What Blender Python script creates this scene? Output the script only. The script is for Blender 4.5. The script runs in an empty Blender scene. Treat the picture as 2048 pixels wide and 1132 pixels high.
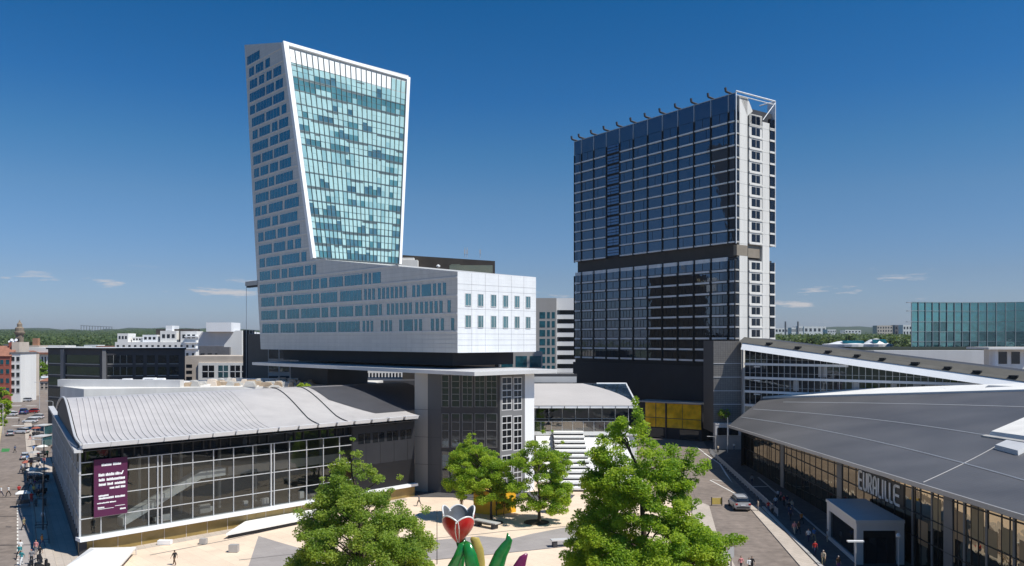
import bpy, bmesh, math, random
import numpy as np
from mathutils import Vector, Matrix
random.seed(7)
S = bpy.context.scene
COL = S.collection
R = math.radians
# ------------------------------------------------------------------ camera and measuring helpers
F, HZ, CZ = 1650.0, 680.0, 25.0
cd = bpy.data.cameras.new('camera'); cam = bpy.data.objects.new('camera', cd); COL.objects.link(cam)
cam.location = (0, 0, CZ); cam.rotation_euler = (R(90), 0, 0)
cd.sensor_width = 36; cd.lens = 36*F/2048; cd.shift_y = (HZ-566)/2048
cd.clip_start = 0.5; cd.clip_end = 30000
S.camera = cam
def P(px, py, Y): return Vector(((px-1024)/F*Y, Y, CZ-(py-HZ)/F*Y))
def G(px, py, z=0.0):
    Y = (CZ-z)*F/(py-HZ); return Vector(((px-1024)/F*Y, Y, z))
def ZY(py, Y): return CZ-(py-HZ)/F*Y
def onplane(px, py, o, d):
    """distance along horizontal direction d (from o) and height where the sight line meets a vertical plane"""
    k = (px-1024)/F
    u = (k*o[1]-o[0])/(d[0]-k*d[1])
    Y = o[1]+d[1]*u
    return u, ZY(py, Y)
# ------------------------------------------------------------------ materials
def new_mat(name):
    m = bpy.data.materials.new(name); m.use_nodes = True
    nt = m.node_tree; b = nt.nodes['Principled BSDF']
    return m, nt, b
def mat(name, col, rough=.7, metal=0., var=.12, scale=.6, bump=0., bscale=8., spec=.35, streak=False, fine=0):
    m, nt, b = new_mat(name); L = nt.links.new
    b.inputs['Roughness'].default_value = rough; b.inputs['Metallic'].default_value = metal
    b.inputs['Specular IOR Level'].default_value = spec
    tc = nt.nodes.new('ShaderNodeTexCoord')
    mp = nt.nodes.new('ShaderNodeMapping'); L(tc.outputs['Object'], mp.inputs[0])
    if streak: mp.inputs['Scale'].default_value = (1, 1, .12)
    n = nt.nodes.new('ShaderNodeTexNoise'); n.inputs['Scale'].default_value = scale; n.inputs['Detail'].default_value = 6; n.inputs['Roughness'].default_value = .62
    L(mp.outputs[0], n.inputs['Vector'])
    r = nt.nodes.new('ShaderNodeValToRGB')
    r.color_ramp.elements[0].position = .3; r.color_ramp.elements[1].position = .7
    c = np.array(col)
    r.color_ramp.elements[0].color = (*np.clip(c*(1-var), 0, 1), 1); r.color_ramp.elements[1].color = (*np.clip(c*(1+var), 0, 1), 1)
    L(n.outputs['Fac'], r.inputs[0])
    out = r.outputs[0]
    if fine:
        n2 = nt.nodes.new('ShaderNodeTexNoise'); n2.inputs['Scale'].default_value = fine; n2.inputs['Detail'].default_value = 3
        L(tc.outputs['Object'], n2.inputs['Vector'])
        mx = nt.nodes.new('ShaderNodeMix'); mx.data_type = 'RGBA'; mx.blend_type = 'OVERLAY'; mx.inputs[0].default_value = .45
        L(out, mx.inputs[6]); L(n2.outputs['Fac'], mx.inputs[7]); out = mx.outputs[2]
    L(out, b.inputs['Base Color'])
    if bump:
        nb = nt.nodes.new('ShaderNodeTexNoise'); nb.inputs['Scale'].default_value = bscale; nb.inputs['Detail'].default_value = 4
        L(tc.outputs['Object'], nb.inputs['Vector'])
        bp = nt.nodes.new('ShaderNodeBump'); bp.inputs['Strength'].default_value = bump; bp.inputs['Distance'].default_value = .05
        L(nb.outputs['Fac'], bp.inputs['Height']); L(bp.outputs[0], b.inputs['Normal'])
    return m
def glass(name, col, tint=(1, 1, 1), fac=.25, rough=.02, trans=0., wave=.012, var=.25, vscale=.35, edge=.5):
    """window glass: a dark (or see-through) body under a mirror that strengthens at grazing angles; panes are slightly wavy"""
    m, nt, b = new_mat(name); nt.nodes.remove(b); L = nt.links.new
    o = nt.nodes['Material Output']
    tc = nt.nodes.new('ShaderNodeTexCoord')
    n = nt.nodes.new('ShaderNodeTexNoise'); n.inputs['Scale'].default_value = vscale; n.inputs['Detail'].default_value = 3
    L(tc.outputs['Object'], n.inputs['Vector'])
    r = nt.nodes.new('ShaderNodeValToRGB'); c = np.array(col)
    r.color_ramp.elements[0].position = .35; r.color_ramp.elements[1].position = .65
    r.color_ramp.elements[0].color = (*(c*(1-var)), 1); r.color_ramp.elements[1].color = (*(c*(1+var)), 1)
    L(n.outputs['Fac'], r.inputs[0])
    if trans:
        d0 = nt.nodes.new('ShaderNodeBsdfDiffuse'); L(r.outputs[0], d0.inputs[0])
        tr = nt.nodes.new('ShaderNodeBsdfTransparent'); tr.inputs[0].default_value = (.72, .74, .72, 1)
        d = nt.nodes.new('ShaderNodeMixShader'); d.inputs[0].default_value = trans; L(d0.outputs[0], d.inputs[1]); L(tr.outputs[0], d.inputs[2])
    else:
        d = nt.nodes.new('ShaderNodeBsdfDiffuse'); L(r.outputs[0], d.inputs[0])
    g = nt.nodes.new('ShaderNodeBsdfGlossy'); g.inputs['Color'].default_value = (*tint, 1); g.inputs['Roughness'].default_value = rough
    n3 = nt.nodes.new('ShaderNodeTexNoise'); n3.inputs['Scale'].default_value = .5; L(tc.outputs['Object'], n3.inputs['Vector'])
    bp = nt.nodes.new('ShaderNodeBump'); bp.inputs['Strength'].default_value = 1; bp.inputs['Distance'].default_value = wave
    L(n3.outputs['Fac'], bp.inputs['Height']); L(bp.outputs[0], g.inputs['Normal'])
    lw = nt.nodes.new('ShaderNodeLayerWeight'); lw.inputs[0].default_value = .35
    mr = nt.nodes.new('ShaderNodeMapRange'); mr.inputs['From Min'].default_value = .0; mr.inputs['From Max'].default_value = 1
    mr.inputs['To Min'].default_value = fac; mr.inputs['To Max'].default_value = min(1, fac+edge); L(lw.outputs['Fresnel'], mr.inputs[0])
    mx = nt.nodes.new('ShaderNodeMixShader'); L(mr.outputs[0], mx.inputs[0]); L(d.outputs[0], mx.inputs[1]); L(g.outputs[0], mx.inputs[2])
    L(mx.outputs[0], o.inputs[0])
    return m
def panelmat(name, col, d, bw, bh, var=.05, joint=.75, rough=.45, bump=.012):
    """metal or stone cladding in panels: faint tone steps from panel to panel, thin joints, slight oil-canning"""
    m, nt, b = new_mat(name); L = nt.links.new; c = np.array(col)
    tc = nt.nodes.new('ShaderNodeTexCoord'); m1 = nt.nodes.new('ShaderNodeMapping'); m1.inputs['Rotation'].default_value = (0, 0, -math.atan2(d[1], d[0])); L(tc.outputs['Object'], m1.inputs[0])
    m2 = nt.nodes.new('ShaderNodeMapping'); m2.inputs['Rotation'].default_value = (R(-90), 0, 0) if True else (0, 0, 0); L(m1.outputs[0], m2.inputs[0])
    br = nt.nodes.new('ShaderNodeTexBrick'); br.offset = .5; br.inputs['Scale'].default_value = 1; br.inputs['Brick Width'].default_value = bw; br.inputs['Row Height'].default_value = bh; br.inputs['Mortar Size'].default_value = .022; br.inputs['Bias'].default_value = 0
    br.inputs['Color1'].default_value = (*(c*(1-var)), 1); br.inputs['Color2'].default_value = (*(c*(1+var)), 1); br.inputs['Mortar'].default_value = (*(c*joint), 1); L(m2.outputs[0], br.inputs['Vector'])
    st = nt.nodes.new('ShaderNodeTexNoise'); st.inputs['Scale'].default_value = .9; st.inputs['Detail'].default_value = 5; m3 = nt.nodes.new('ShaderNodeMapping'); m3.inputs['Scale'].default_value = (1, 1, .08); L(tc.outputs['Object'], m3.inputs[0]); L(m3.outputs[0], st.inputs['Vector'])
    mr = nt.nodes.new('ShaderNodeMapRange'); mr.inputs['From Min'].default_value = .3; mr.inputs['From Max'].default_value = .7; mr.inputs['To Min'].default_value = .93; mr.inputs['To Max'].default_value = 1.04; L(st.outputs['Fac'], mr.inputs[0])
    mx = nt.nodes.new('ShaderNodeMix'); mx.data_type = 'RGBA'; mx.blend_type = 'MULTIPLY'; mx.inputs[0].default_value = 1; L(br.outputs[0], mx.inputs[6]); L(mr.outputs[0], mx.inputs[7]); L(mx.outputs[2], b.inputs['Base Color'])
    nb = nt.nodes.new('ShaderNodeTexNoise'); nb.inputs['Scale'].default_value = .45; L(tc.outputs['Object'], nb.inputs['Vector']); bp = nt.nodes.new('ShaderNodeBump'); bp.inputs['Strength'].default_value = 1; bp.inputs['Distance'].default_value = bump*4; L(nb.outputs['Fac'], bp.inputs['Height']); L(bp.outputs[0], b.inputs['Normal'])
    b.inputs['Roughness'].default_value = rough; return m
def leafmat(name, col, tr=.35):
    m, nt, b = new_mat(name); L = nt.links.new
    b.inputs['Base Color'].default_value = (*col, 1); b.inputs['Roughness'].default_value = .55; b.inputs['Specular IOR Level'].default_value = .3
    t = nt.nodes.new('ShaderNodeBsdfTranslucent'); t.inputs[0].default_value = (min(1, col[0]*1.6), min(1, col[1]*1.5), col[2]*.8, 1)
    mx = nt.nodes.new('ShaderNodeMixShader'); mx.inputs[0].default_value = tr
    L(b.outputs[0], mx.inputs[1]); L(t.outputs[0], mx.inputs[2]); L(mx.outputs[0], nt.nodes['Material Output'].inputs[0])
    return m
M = {}
M['alu'] = mat('silver_panel', (.40, .385, .37), .45, .0, .06, .25, spec=.5, streak=True)
M['alu_light'] = mat('pale_panel', (.60, .595, .59), .45, 0, .06, .3, streak=True)
M['white'] = mat('white_panel', (.84, .85, .86), .45, 0, .05, .3, streak=True)
M['whitewall'] = mat('white_render', (.78, .77, .74), .8, 0, .08, .2, streak=True)
M['concrete'] = mat('pale_concrete', (.74, .72, .68), .85, 0, .12, .25, bump=.2, streak=True)
M['concrete_grey'] = mat('grey_concrete', (.42, .41, .39), .85, 0, .15, .3, bump=.3)
M['dark'] = mat('dark_cladding', (.028, .029, .034), .6, 0, .15, .2, spec=.3)
M['dark2'] = mat('charcoal_cladding', (.055, .055, .06), .6, 0, .15, .25, spec=.3)
M['black'] = mat('black_paint', (.012, .012, .014), .5, 0, .1)
M['brown'] = mat('brown_panel', (.06, .05, .042), .6, 0, .2, .3)
M['steel'] = mat('brushed_steel', (.5, .51, .53), .35, .6, .06, 1.)
M['rail'] = mat('painted_rail', (.55, .56, .57), .45, .2, .1, 2.)
M['roofmetal'] = mat('zinc_roof', (.60, .565, .54), .42, .1, .10, .3, streak=False, spec=.5)
M['roofbeige'] = mat('pale_roof', (.52, .49, .47), .6, 0, .06, .12)
M['win_blue'] = glass('blue_window', (.012, .085, .115), (.45, .7, .8), .055, var=.35, edge=.22, vscale=.6)
M['win_dark'] = glass('dark_window', (.012, .014, .017), (.8, .9, 1), .07, edge=.32)
M['hipglass'] = glass('hip_glass', (.02, .035, .05), (.6, .75, .9), .10, edge=.3)
M['win_black'] = glass('black_window', (.010, .012, .013), (.7, .8, .85), .035, edge=.12)
M['win_teal'] = glass('teal_window', (.05, .13, .15), (.7, .9, .9), .25)
M['mint'] = glass('mint_glass', (.47, .68, .63), (.85, 1, .98), .22, var=.07, wave=.02)
M['mint2'] = glass('mint_glass_deeper', (.33, .54, .51), (.8, 1, .98), .25, var=.1, wave=.02)
M['mintdark'] = glass('open_glass', (.075, .155, .175), (.8, .95, 1), .16, var=.3, wave=.02)
M['mintblue'] = glass('deep_green_glass', (.09, .215, .21), (.6, .9, .9), .22, var=.2, wave=.02)
M['towerglass'] = glass('navy_glass', (.012, .015, .020), (.27, .32, .40), .11, edge=.3, wave=.015, var=.4)
M['towerglass2'] = glass('navy_glass_curtained', (.026, .030, .036), (.27, .32, .40), .10, edge=.3, wave=.02, var=.5)
M['towerglass3'] = glass('navy_glass_lower', (.011, .012, .014), (.4, .46, .55), .05, edge=.22, wave=.02, var=.5)
M['stationglass'] = glass('station_glass', (.016, .018, .017), (.9, .95, .95), .06, trans=.74, edge=.24, wave=.006)
M['mallglass'] = glass('mall_glass', (.014, .013, .011), (.9, .8, .62), .11, edge=.30, wave=.03)
M['amber'] = glass('amber_panel', (.95, .56, .02), (1, .85, .5), .04, edge=.2, var=.25, vscale=.5)
M['gold'] = mat('golden_glass', (.30, .21, .07), .3, 0, .22, .35, spec=.5)
M['tealwall'] = glass('teal_glass', (.015, .12, .14), (.55, .95, .95), .30, var=.2, wave=.02)
M['tealwall2'] = glass('teal_glass_dark', (.008, .045, .055), (.5, .85, .9), .2, var=.3, wave=.02)
M['brick'] = mat('red_brick', (.34, .10, .07), .85, 0, .18, 1.2, bump=.2)
M['beige'] = mat('beige_render', (.58, .50, .42), .85, 0, .1, .3)
M['tile'] = mat('red_roof_tile', (.33, .15, .10), .85, 0, .2, .8)
M['slate'] = mat('grey_slate', (.16, .16, .17), .7, 0, .15, .5)
M['bark'] = mat('bark', (.075, .055, .04), .9, 0, .3, 4., bump=.6)
M['tyre'] = mat('tyre_rubber', (.015, .015, .015), .8)
M['skin'] = mat('skin', (.50, .32, .23), .6, 0, .05)
for nm, c in dict(hair_dark=(.02, .014, .01), hair_brown=(.09, .05, .025), hair_fair=(.35, .24, .12), hair_grey=(.3, .3, .3)).items():
    M[nm] = mat(nm, c, .6)
CLOTH = dict(white=(.75, .75, .74), black=(.015, .015, .018), navy=(.02, .03, .08), red=(.45, .03, .03), pink=(.6, .25, .25), grey=(.22, .22, .23),
             beige=(.5, .42, .32), blue=(.08, .2, .45), green=(.05, .2, .08), orange=(.6, .22, .05), denim=(.06, .1, .19), brown=(.12, .07, .04),
             purple=(.16, .05, .2), yellow=(.6, .45, .08), teal=(.04, .25, .27), khaki=(.25, .22, .13))
CLOTH['denim'] = (.06, .1, .19)
for k, c in CLOTH.items(): M['cloth_'+k] = mat('cloth_'+k, c, .85, 0, .12, 6)
CARCOL = dict(silver=(.5, .51, .53), white=(.75, .76, .77), black=(.02, .02, .024), blue=(.05, .1, .3), red=(.4, .03, .03), grey=(.2, .21, .23))
for k, c in CARCOL.items(): M['car_'+k] = mat('car_paint_'+k, c, .28, .25, .04, .5, spec=.6)
M['lamp_red'] = mat('red_lens', (.45, .02, .02), .25); M['lamp_clear'] = mat('clear_lens', (.7, .7, .7), .2)
# ------------------------------------------------------------------ mesh builder
ROOT = {}
class MB:
    def __init__(s): s.v = []; s.f = []; s.m = []
    def face(s, pts, mi=0):
        i = len(s.v); s.v += [tuple(p) for p in pts]; s.f.append(tuple(range(i, i+len(pts)))); s.m.append(mi); return s
    def hexa(s, p, mi=0):
        i = len(s.v); s.v += [tuple(q) for q in p]
        for q in ((0, 3, 2, 1), (4, 5, 6, 7), (0, 1, 5, 4), (1, 2, 6, 5), (2, 3, 7, 6), (3, 0, 4, 7)):
            s.f.append(tuple(i+k for k in q)); s.m.append(mi)
        return s
    def cell(s, f, u0, u1, v0, v1, d0, d1, mi=0):
        return s.hexa([f(u0, v0, d0), f(u1, v0, d0), f(u1, v1, d0), f(u0, v1, d0), f(u0, v0, d1), f(u1, v0, d1), f(u1, v1, d1), f(u0, v1, d1)], mi)
    def box(s, x0, x1, y0, y1, z0, z1, mi=0):
        return s.hexa([(x0, y0, z0), (x1, y0, z0), (x1, y1, z0), (x0, y1, z0), (x0, y0, z1), (x1, y0, z1), (x1, y1, z1), (x0, y1, z1)], mi)
    def prism(s, poly, z0, z1, mi=0, mtop=None):
        """poly: xy points; z0/z1 numbers or lists"""
        n = len(poly); i = len(s.v)
        zb = z0 if hasattr(z0, '__len__') else [z0]*n; zt = z1 if hasattr(z1, '__len__') else [z1]*n
        s.v += [(p[0], p[1], z) for p, z in zip(poly, zb)] + [(p[0], p[1], z) for p, z in zip(poly, zt)]
        s.f.append(tuple(range(i+n-1, i-1, -1))); s.m.append(mi)
        s.f.append(tuple(range(i+n, i+2*n))); s.m.append(mi if mtop is None else mtop)
        for k in range(n):
            j = (k+1) % n; s.f.append((i+k, i+j, i+n+j, i+n+k)); s.m.append(mi)
        return s
    def tube(s, pts, rad, n=6, mi=0, cap=True):
        pts = [Vector(p) for p in pts]; rad = rad if hasattr(rad, '__len__') else [rad]*len(pts)
        rings = []
        for k, p in enumerate(pts):
            t = (pts[min(k+1, len(pts)-1)]-pts[max(k-1, 0)]).normalized()
            a = t.cross(Vector((0, 0, 1)) if abs(t.z) < .9 else Vector((1, 0, 0))).normalized(); b = t.cross(a)
            i = len(s.v); rings.append(i)
            s.v += [tuple(p+(a*math.cos(2*math.pi*q/n)+b*math.sin(2*math.pi*q/n))*rad[k]) for q in range(n)]
        for i, j in zip(rings, rings[1:]):
            for q in range(n):
                r = (q+1) % n; s.f.append((i+q, i+r, j+r, j+q)); s.m.append(mi)
        if cap:
            s.f.append(tuple(rings[0]+q for q in range(n))); s.m.append(mi); s.f.append(tuple(rings[-1]+q for q in range(n))); s.m.append(mi)
        return s
    def lathe(s, prof, c=(0, 0, 0), n=12, mi=0):
        i0 = len(s.v)
        for r, z in prof: s.v += [(c[0]+r*math.cos(2*math.pi*q/n), c[1]+r*math.sin(2*math.pi*q/n), c[2]+z) for q in range(n)]
        for k in range(len(prof)-1):
            for q in range(n):
                r = (q+1) % n; a = i0+k*n; b = a+n; s.f.append((a+q, a+r, b+r, b+q)); s.m.append(mi)
        s.f.append(tuple(i0+q for q in range(n))); s.m.append(mi)
        e = i0+(len(prof)-1)*n; s.f.append(tuple(e+q for q in range(n))); s.m.append(mi)
        return s
    def grid(s, f, us, vs, mi=0):
        i = len(s.v); nu, nv = len(us), len(vs)
        s.v += [tuple(f(u, v)) for v in vs for u in us]
        for b in range(nv-1):
            for a in range(nu-1):
                q = i+b*nu+a; s.f.append((q, q+1, q+nu+1, q+nu)); s.m.append(mi)
        return s
    def build(s, name, mats, parent=None, smooth=False, loc=None, kind=None):
        L = Vector(loc) if loc is not None else (ROOT.get(parent.name, Vector()) if parent else Vector())
        me = bpy.data.meshes.new(name)
        me.from_pydata([(x-L[0], y-L[1], z-L[2]) for x, y, z in s.v], [], s.f)
        mats = mats if isinstance(mats, (list, tuple)) else [mats]
        for m in mats: me.materials.append(M[m] if isinstance(m, str) else m)
        if len(mats) > 1: me.polygons.foreach_set('material_index', s.m)
        if smooth: me.polygons.foreach_set('use_smooth', [True]*len(s.f))
        me.update()
        o = bpy.data.objects.new(name, me); COL.objects.link(o)
        if parent: o.parent = parent; ROOT[o.name] = L
        else: o.location = L
        if kind: o['kind'] = kind
        return o
def tag(o, label, cat=None, group=None):
    o['label'] = label
    if cat: o['category'] = cat
    if group: o['group'] = group
    return o
def thing(name, label, cat, loc=(0, 0, 0), group=None):
    o = bpy.data.objects.new(name, None); COL.objects.link(o); o.empty_display_size = .5
    o.location = loc; ROOT[o.name] = Vector(loc); return tag(o, label, cat, group)
KIDS = {}
def copy_tree(o, parent=None):
    c = o.copy(); COL.objects.link(c)
    if parent: c.parent = parent
    for ch in [k for k in COL.objects if k.parent == o]: copy_tree(ch, c)
    return c
def struct(mb, name, mats, **k): return mb.build(name, mats, kind='structure', **k)
def many(items, name, mats, parent, limit=100, smooth=False):
    """items: (builder, centre, size). The `limit` that show largest become parts of their own, the rest one mass."""
    key = lambda it: -it[2]/max(1, it[1][1])**2
    items = sorted(items, key=key)
    for b, c, sz in items[:limit]: b.build(name, mats, parent, smooth)
    if items[limit:]:
        r = MB()
        for b, c, sz in items[limit:]:
            i = len(r.v); r.v += b.v; r.f += [tuple(i+k for k in f) for f in b.f]; r.m += b.m
        r.build(name, mats, parent, smooth, kind='stuff')
def plane(o, d, n):
    """frame on a vertical plane: u along d, v is the height, w out along n"""
    o = Vector((o[0], o[1], 0)); d = Vector((d[0], d[1], 0)); n = Vector((n[0], n[1], 0))
    def f(u, v, w=0.): p = o+d*u+n*w; return Vector((p.x, p.y, v))
    return f
def patch(bl, br, tr, tl):
    bl, br, tr, tl = map(Vector, (bl, br, tr, tl)); n = (br-bl).cross(tl-bl).normalized()
    def f(u, v, w=0.): return (bl*(1-u)+br*u)*(1-v)+(tl*(1-u)+tr*u)*v+n*w
    return f
# ------------------------------------------------------------------ daylight
SUN_EL, SUN_AZ = R(57), math.atan2(-.47, .88)            # the sun stands to the right, a little behind the viewer
sd = Vector((math.cos(SUN_EL)*math.cos(SUN_AZ), math.cos(SUN_EL)*math.sin(SUN_AZ), math.sin(SUN_EL)))
ld = bpy.data.lights.new('sun', 'SUN'); ld.energy = 4.7; ld.angle = R(.53); ld.color = (1, .955, .88)
sun = bpy.data.objects.new('sun', ld); COL.objects.link(sun); sun.rotation_euler = sd.to_track_quat('Z', 'Y').to_euler(); sun.location = (60, -40, 120)
w = bpy.data.worlds.new('World'); S.world = w; w.use_nodes = True
nt = w.node_tree; L = nt.links.new; bg = nt.nodes['Background']
sky = nt.nodes.new('ShaderNodeTexSky'); sky.sky_type = 'NISHITA'; sky.sun_disc = False
sky.sun_elevation = SUN_EL; sky.sun_rotation = math.pi/2-SUN_AZ; sky.altitude = 60; sky.air_density = 1.; sky.dust_density = 0.5; sky.ozone_density = 1.6
def cmul(src, colr):
    q = nt.nodes.new('ShaderNodeMix'); q.data_type = 'RGBA'; q.blend_type = 'MULTIPLY'; q.inputs[0].default_value = 1; q.inputs[7].default_value = (*colr, 1); L(src, q.inputs[6]); return q.outputs[2]
s1 = cmul(sky.outputs[0], (.085, .085, .085)); ga = nt.nodes.new('ShaderNodeGamma'); ga.inputs[1].default_value = 1.45; L(s1, ga.inputs[0])
tc0 = nt.nodes.new('ShaderNodeTexCoord'); sz = nt.nodes.new('ShaderNodeSeparateXYZ'); L(tc0.outputs['Generated'], sz.inputs[0])
hr = nt.nodes.new('ShaderNodeMapRange'); hr.inputs['From Min'].default_value = .0; hr.inputs['From Max'].default_value = .22; hr.inputs['To Min'].default_value = 0; hr.inputs['To Max'].default_value = 1; hr.clamp = True; L(sz.outputs['Z'], hr.inputs[0])
gm = nt.nodes.new('ShaderNodeMix'); gm.data_type = 'RGBA'; L(hr.outputs[0], gm.inputs[0]); L(cmul(ga.outputs[0], (14.5, 13.6, 20.)), gm.inputs[6]); L(cmul(ga.outputs[0], (14.5, 18.5, 18.)), gm.inputs[7])
# small fair-weather clouds low over the horizon: noise in world directions
tc = nt.nodes.new('ShaderNodeTexCoord'); sx = nt.nodes.new('ShaderNodeSeparateXYZ'); L(tc.outputs['Generated'], sx.inputs[0])
mp = nt.nodes.new('ShaderNodeMapping'); mp.inputs['Scale'].default_value = (11, 11, 75); mp.inputs['Location'].default_value = (1.9, .3, .7); L(tc.outputs['Generated'], mp.inputs[0])
cn = nt.nodes.new('ShaderNodeTexNoise'); cn.inputs['Scale'].default_value = 1; cn.inputs['Detail'].default_value = 6; cn.inputs['Roughness'].default_value = .6; L(mp.outputs[0], cn.inputs['Vector'])
cr = nt.nodes.new('ShaderNodeMapRange'); cr.inputs['From Min'].default_value = .615; cr.inputs['From Max'].default_value = .70; cr.clamp = True; L(cn.outputs['Fac'], cr.inputs[0])
b1 = nt.nodes.new('ShaderNodeMapRange'); b1.inputs['From Min'].default_value = .085; b1.inputs['From Max'].default_value = .06; b1.clamp = True; L(sx.outputs['Z'], b1.inputs[0])
b2 = nt.nodes.new('ShaderNodeMapRange'); b2.inputs['From Min'].default_value = .012; b2.inputs['From Max'].default_value = .03; b2.clamp = True; L(sx.outputs['Z'], b2.inputs[0])
def mul(a, b):
    q = nt.nodes.new('ShaderNodeMath'); q.operation = 'MULTIPLY'; L(a, q.inputs[0])
    if isinstance(b, (int, float)): q.inputs[1].default_value = b
    else: L(b, q.inputs[1])
    return q.outputs[0]
cl = mul(mul(mul(cr.outputs[0], b1.outputs[0]), b2.outputs[0]), .75)
mx = nt.nodes.new('ShaderNodeMix'); mx.data_type = 'RGBA'; L(cl, mx.inputs[0]); er = nt.nodes.new('ShaderNodeValToRGB'); L(sz.outputs['Z'], er.inputs[0]); E_ = er.color_ramp.elements
E_[0].position = .015; E_[0].color = (.63, .80, .97, 1); E_[1].position = .40; E_[1].color = (.11, .70, 1.0, 1)
for p_, c_ in ((.073, (.66, .71, .79)), (.167, (.66, .75, .83)), (.28, (.29, .69, .96))): e_ = E_.new(p_); e_.color = (*c_, 1)
eg_ = nt.nodes.new('ShaderNodeMix'); eg_.data_type = 'RGBA'; eg_.blend_type = 'MULTIPLY'; eg_.inputs[0].default_value = 1; L(gm.outputs[2], eg_.inputs[6]); L(er.outputs[0], eg_.inputs[7])
L(eg_.outputs[2], mx.inputs[6]); mx.inputs[7].default_value = (7.2, 6.8, 6.7, 1)
L(mx.outputs[2], bg.inputs[0]); bg.inputs[1].default_value = .085
S.view_settings.view_transform = 'Standard'; S.view_settings.look = 'None'; S.view_settings.exposure = .12; S.view_settings.gamma = 1
S.cycles.use_denoising = True; S.cycles.max_bounces = 8; S.cycles.transparent_max_bounces = 12
S.cycles.caustics_reflective = False; S.cycles.caustics_refractive = False
# ================================================================== the boot-shaped tower
A_ = Vector((-.678, .736)); B_ = Vector((.736, .678)); TO = Vector((-8.9, 135.0))
fL = plane(TO, A_, -B_)                       # shaded side, u from the toe backwards
fE = plane(TO, B_, -A_)                       # sunlit toe
def TP(s, t, z): p = TO+A_*s+B_*t; return Vector((p.x, p.y, z))
prof = [(0, 22.9, 17.9), (0, 36.2, 17.9), (47.7, 41.8, 21.9), (60.5, 89.8, 33.4), (79.4, 94.2, 33.4), (73.2, 41.8, 21.9), (71, 22.9, 18.5)]
tower = thing('office_tower', 'boot-shaped silver office tower with a pale green glass front', 'tower', (TO.x, TO.y, 0))
m = MB(); l = [TP(s, 0, z) for s, z, t in prof]; r = [TP(s, t, z) for s, z, t in prof]
m.v = [tuple(p) for p in l+r]; n = 7
def q(*ix, mi=0): m.f.append(ix); m.m.append(mi)
q(0, 1, 2, 5, 6); q(2, 3, 4, 5); q(13, 12, 9, 8, 7); q(12, 11, 10, 9)
for k in range(7):
    j = (k+1) % 7; q(k, k+n, j+n, j, mi=1 if k == 0 else (2 if k == 6 else 0))
M['tower_side'] = panelmat('tower_side_cladding', (.58, .565, .54), A_, 3.2, .74, .035); M['tower_toe'] = panelmat('tower_toe_cladding', (.84, .85, .86), B_, 1.49, .62, .02, .9)
m.build('body', ['tower_side', 'tower_toe', 'dark2'], tower)
# window rows on the shaded side
def edge_s(z):
    """front edge of the side wall at height z"""
    if z < 36: return .35
    if z < 41.8: return (z-36.2)/(5.6)*47.7+1.5
    return 47.7+(z-41.8)/48*12.8+1.3
def back_s(z): return 71+(z-22.9)/71.3*8.4-.7
rng = random.Random(11); wins = []; strips = MB()
FL = 2.97
def top_z(s): return 89.8+(s-60.5)/18.9*4.4
for k in range(22):
    z0 = 26.6+FL*k; z1 = z0+1.98
    a, b = edge_s(z1+.5), back_s(z0)
    if k >= 3 and z1 < 42: a += 3.5
    if b-a < 3: continue
    if k > 19: a = 66+(k-20)*5
    if z1 > 91: continue
    strips.cell(fL, max(.06, edge_s(z0-.4)-.9), b+.5, z0-.32, z0-.04, 0, .10)
    s = b-.3-rng.random()*.8
    while s > a+.8:
        slit = s < 30 and z0 < 42
        if slit:
            ng = rng.randint(3, 7)
            for _ in range(ng):
                wd = .75 if rng.random() < .8 else 2.6
                if s-wd < a+.2: break
                wb = MB(); wb.cell(fL, s-wd, s, z0, z1, -.1, .05, 0); wb.cell(fL, s, s+.22, z0-.03, z1+.1, -.1, .09, 1)
                wins.append((wb, fL(s, z0), wd*1.9)); s -= wd+.62
            s -= rng.uniform(.5, 2.2)
        else:
            wd = rng.choice([2.4, 3.6, 5.0, 6.2, 7.6]); e = max(a+.5, s-wd)
            if s-e > 1:
                wb = MB(); wb.cell(fL, e, s, z0, z1, -.1, .05, 0)
                wb.cell(fL, e-.12, s+.12, z1, z1+.14, -.1, .09, 1); wb.cell(fL, s, s+.12, z0-.02, z1, -.1, .09, 1)
                x = e+1.3
                while x < s-.8: wb.cell(fL, x, x+.06, z0, z1, .05, .07, 2); x += 1.35
                wins.append((wb, fL(s, z0), (s-e)*1.9))
            s = e-rng.uniform(.7, 1.25)
strips.build('floor_band', 'alu_light', tower)
many(wins, 'window', ['win_blue', 'alu_light', 'steel'], tower)
g = MB()
for zz in (23.6, 24.3, 25.0, 25.7): g.cell(fL, .05, 70.6, zz, zz+.05, 0, .05)
g.build('joint_line', 'alu_light', tower)
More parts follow.
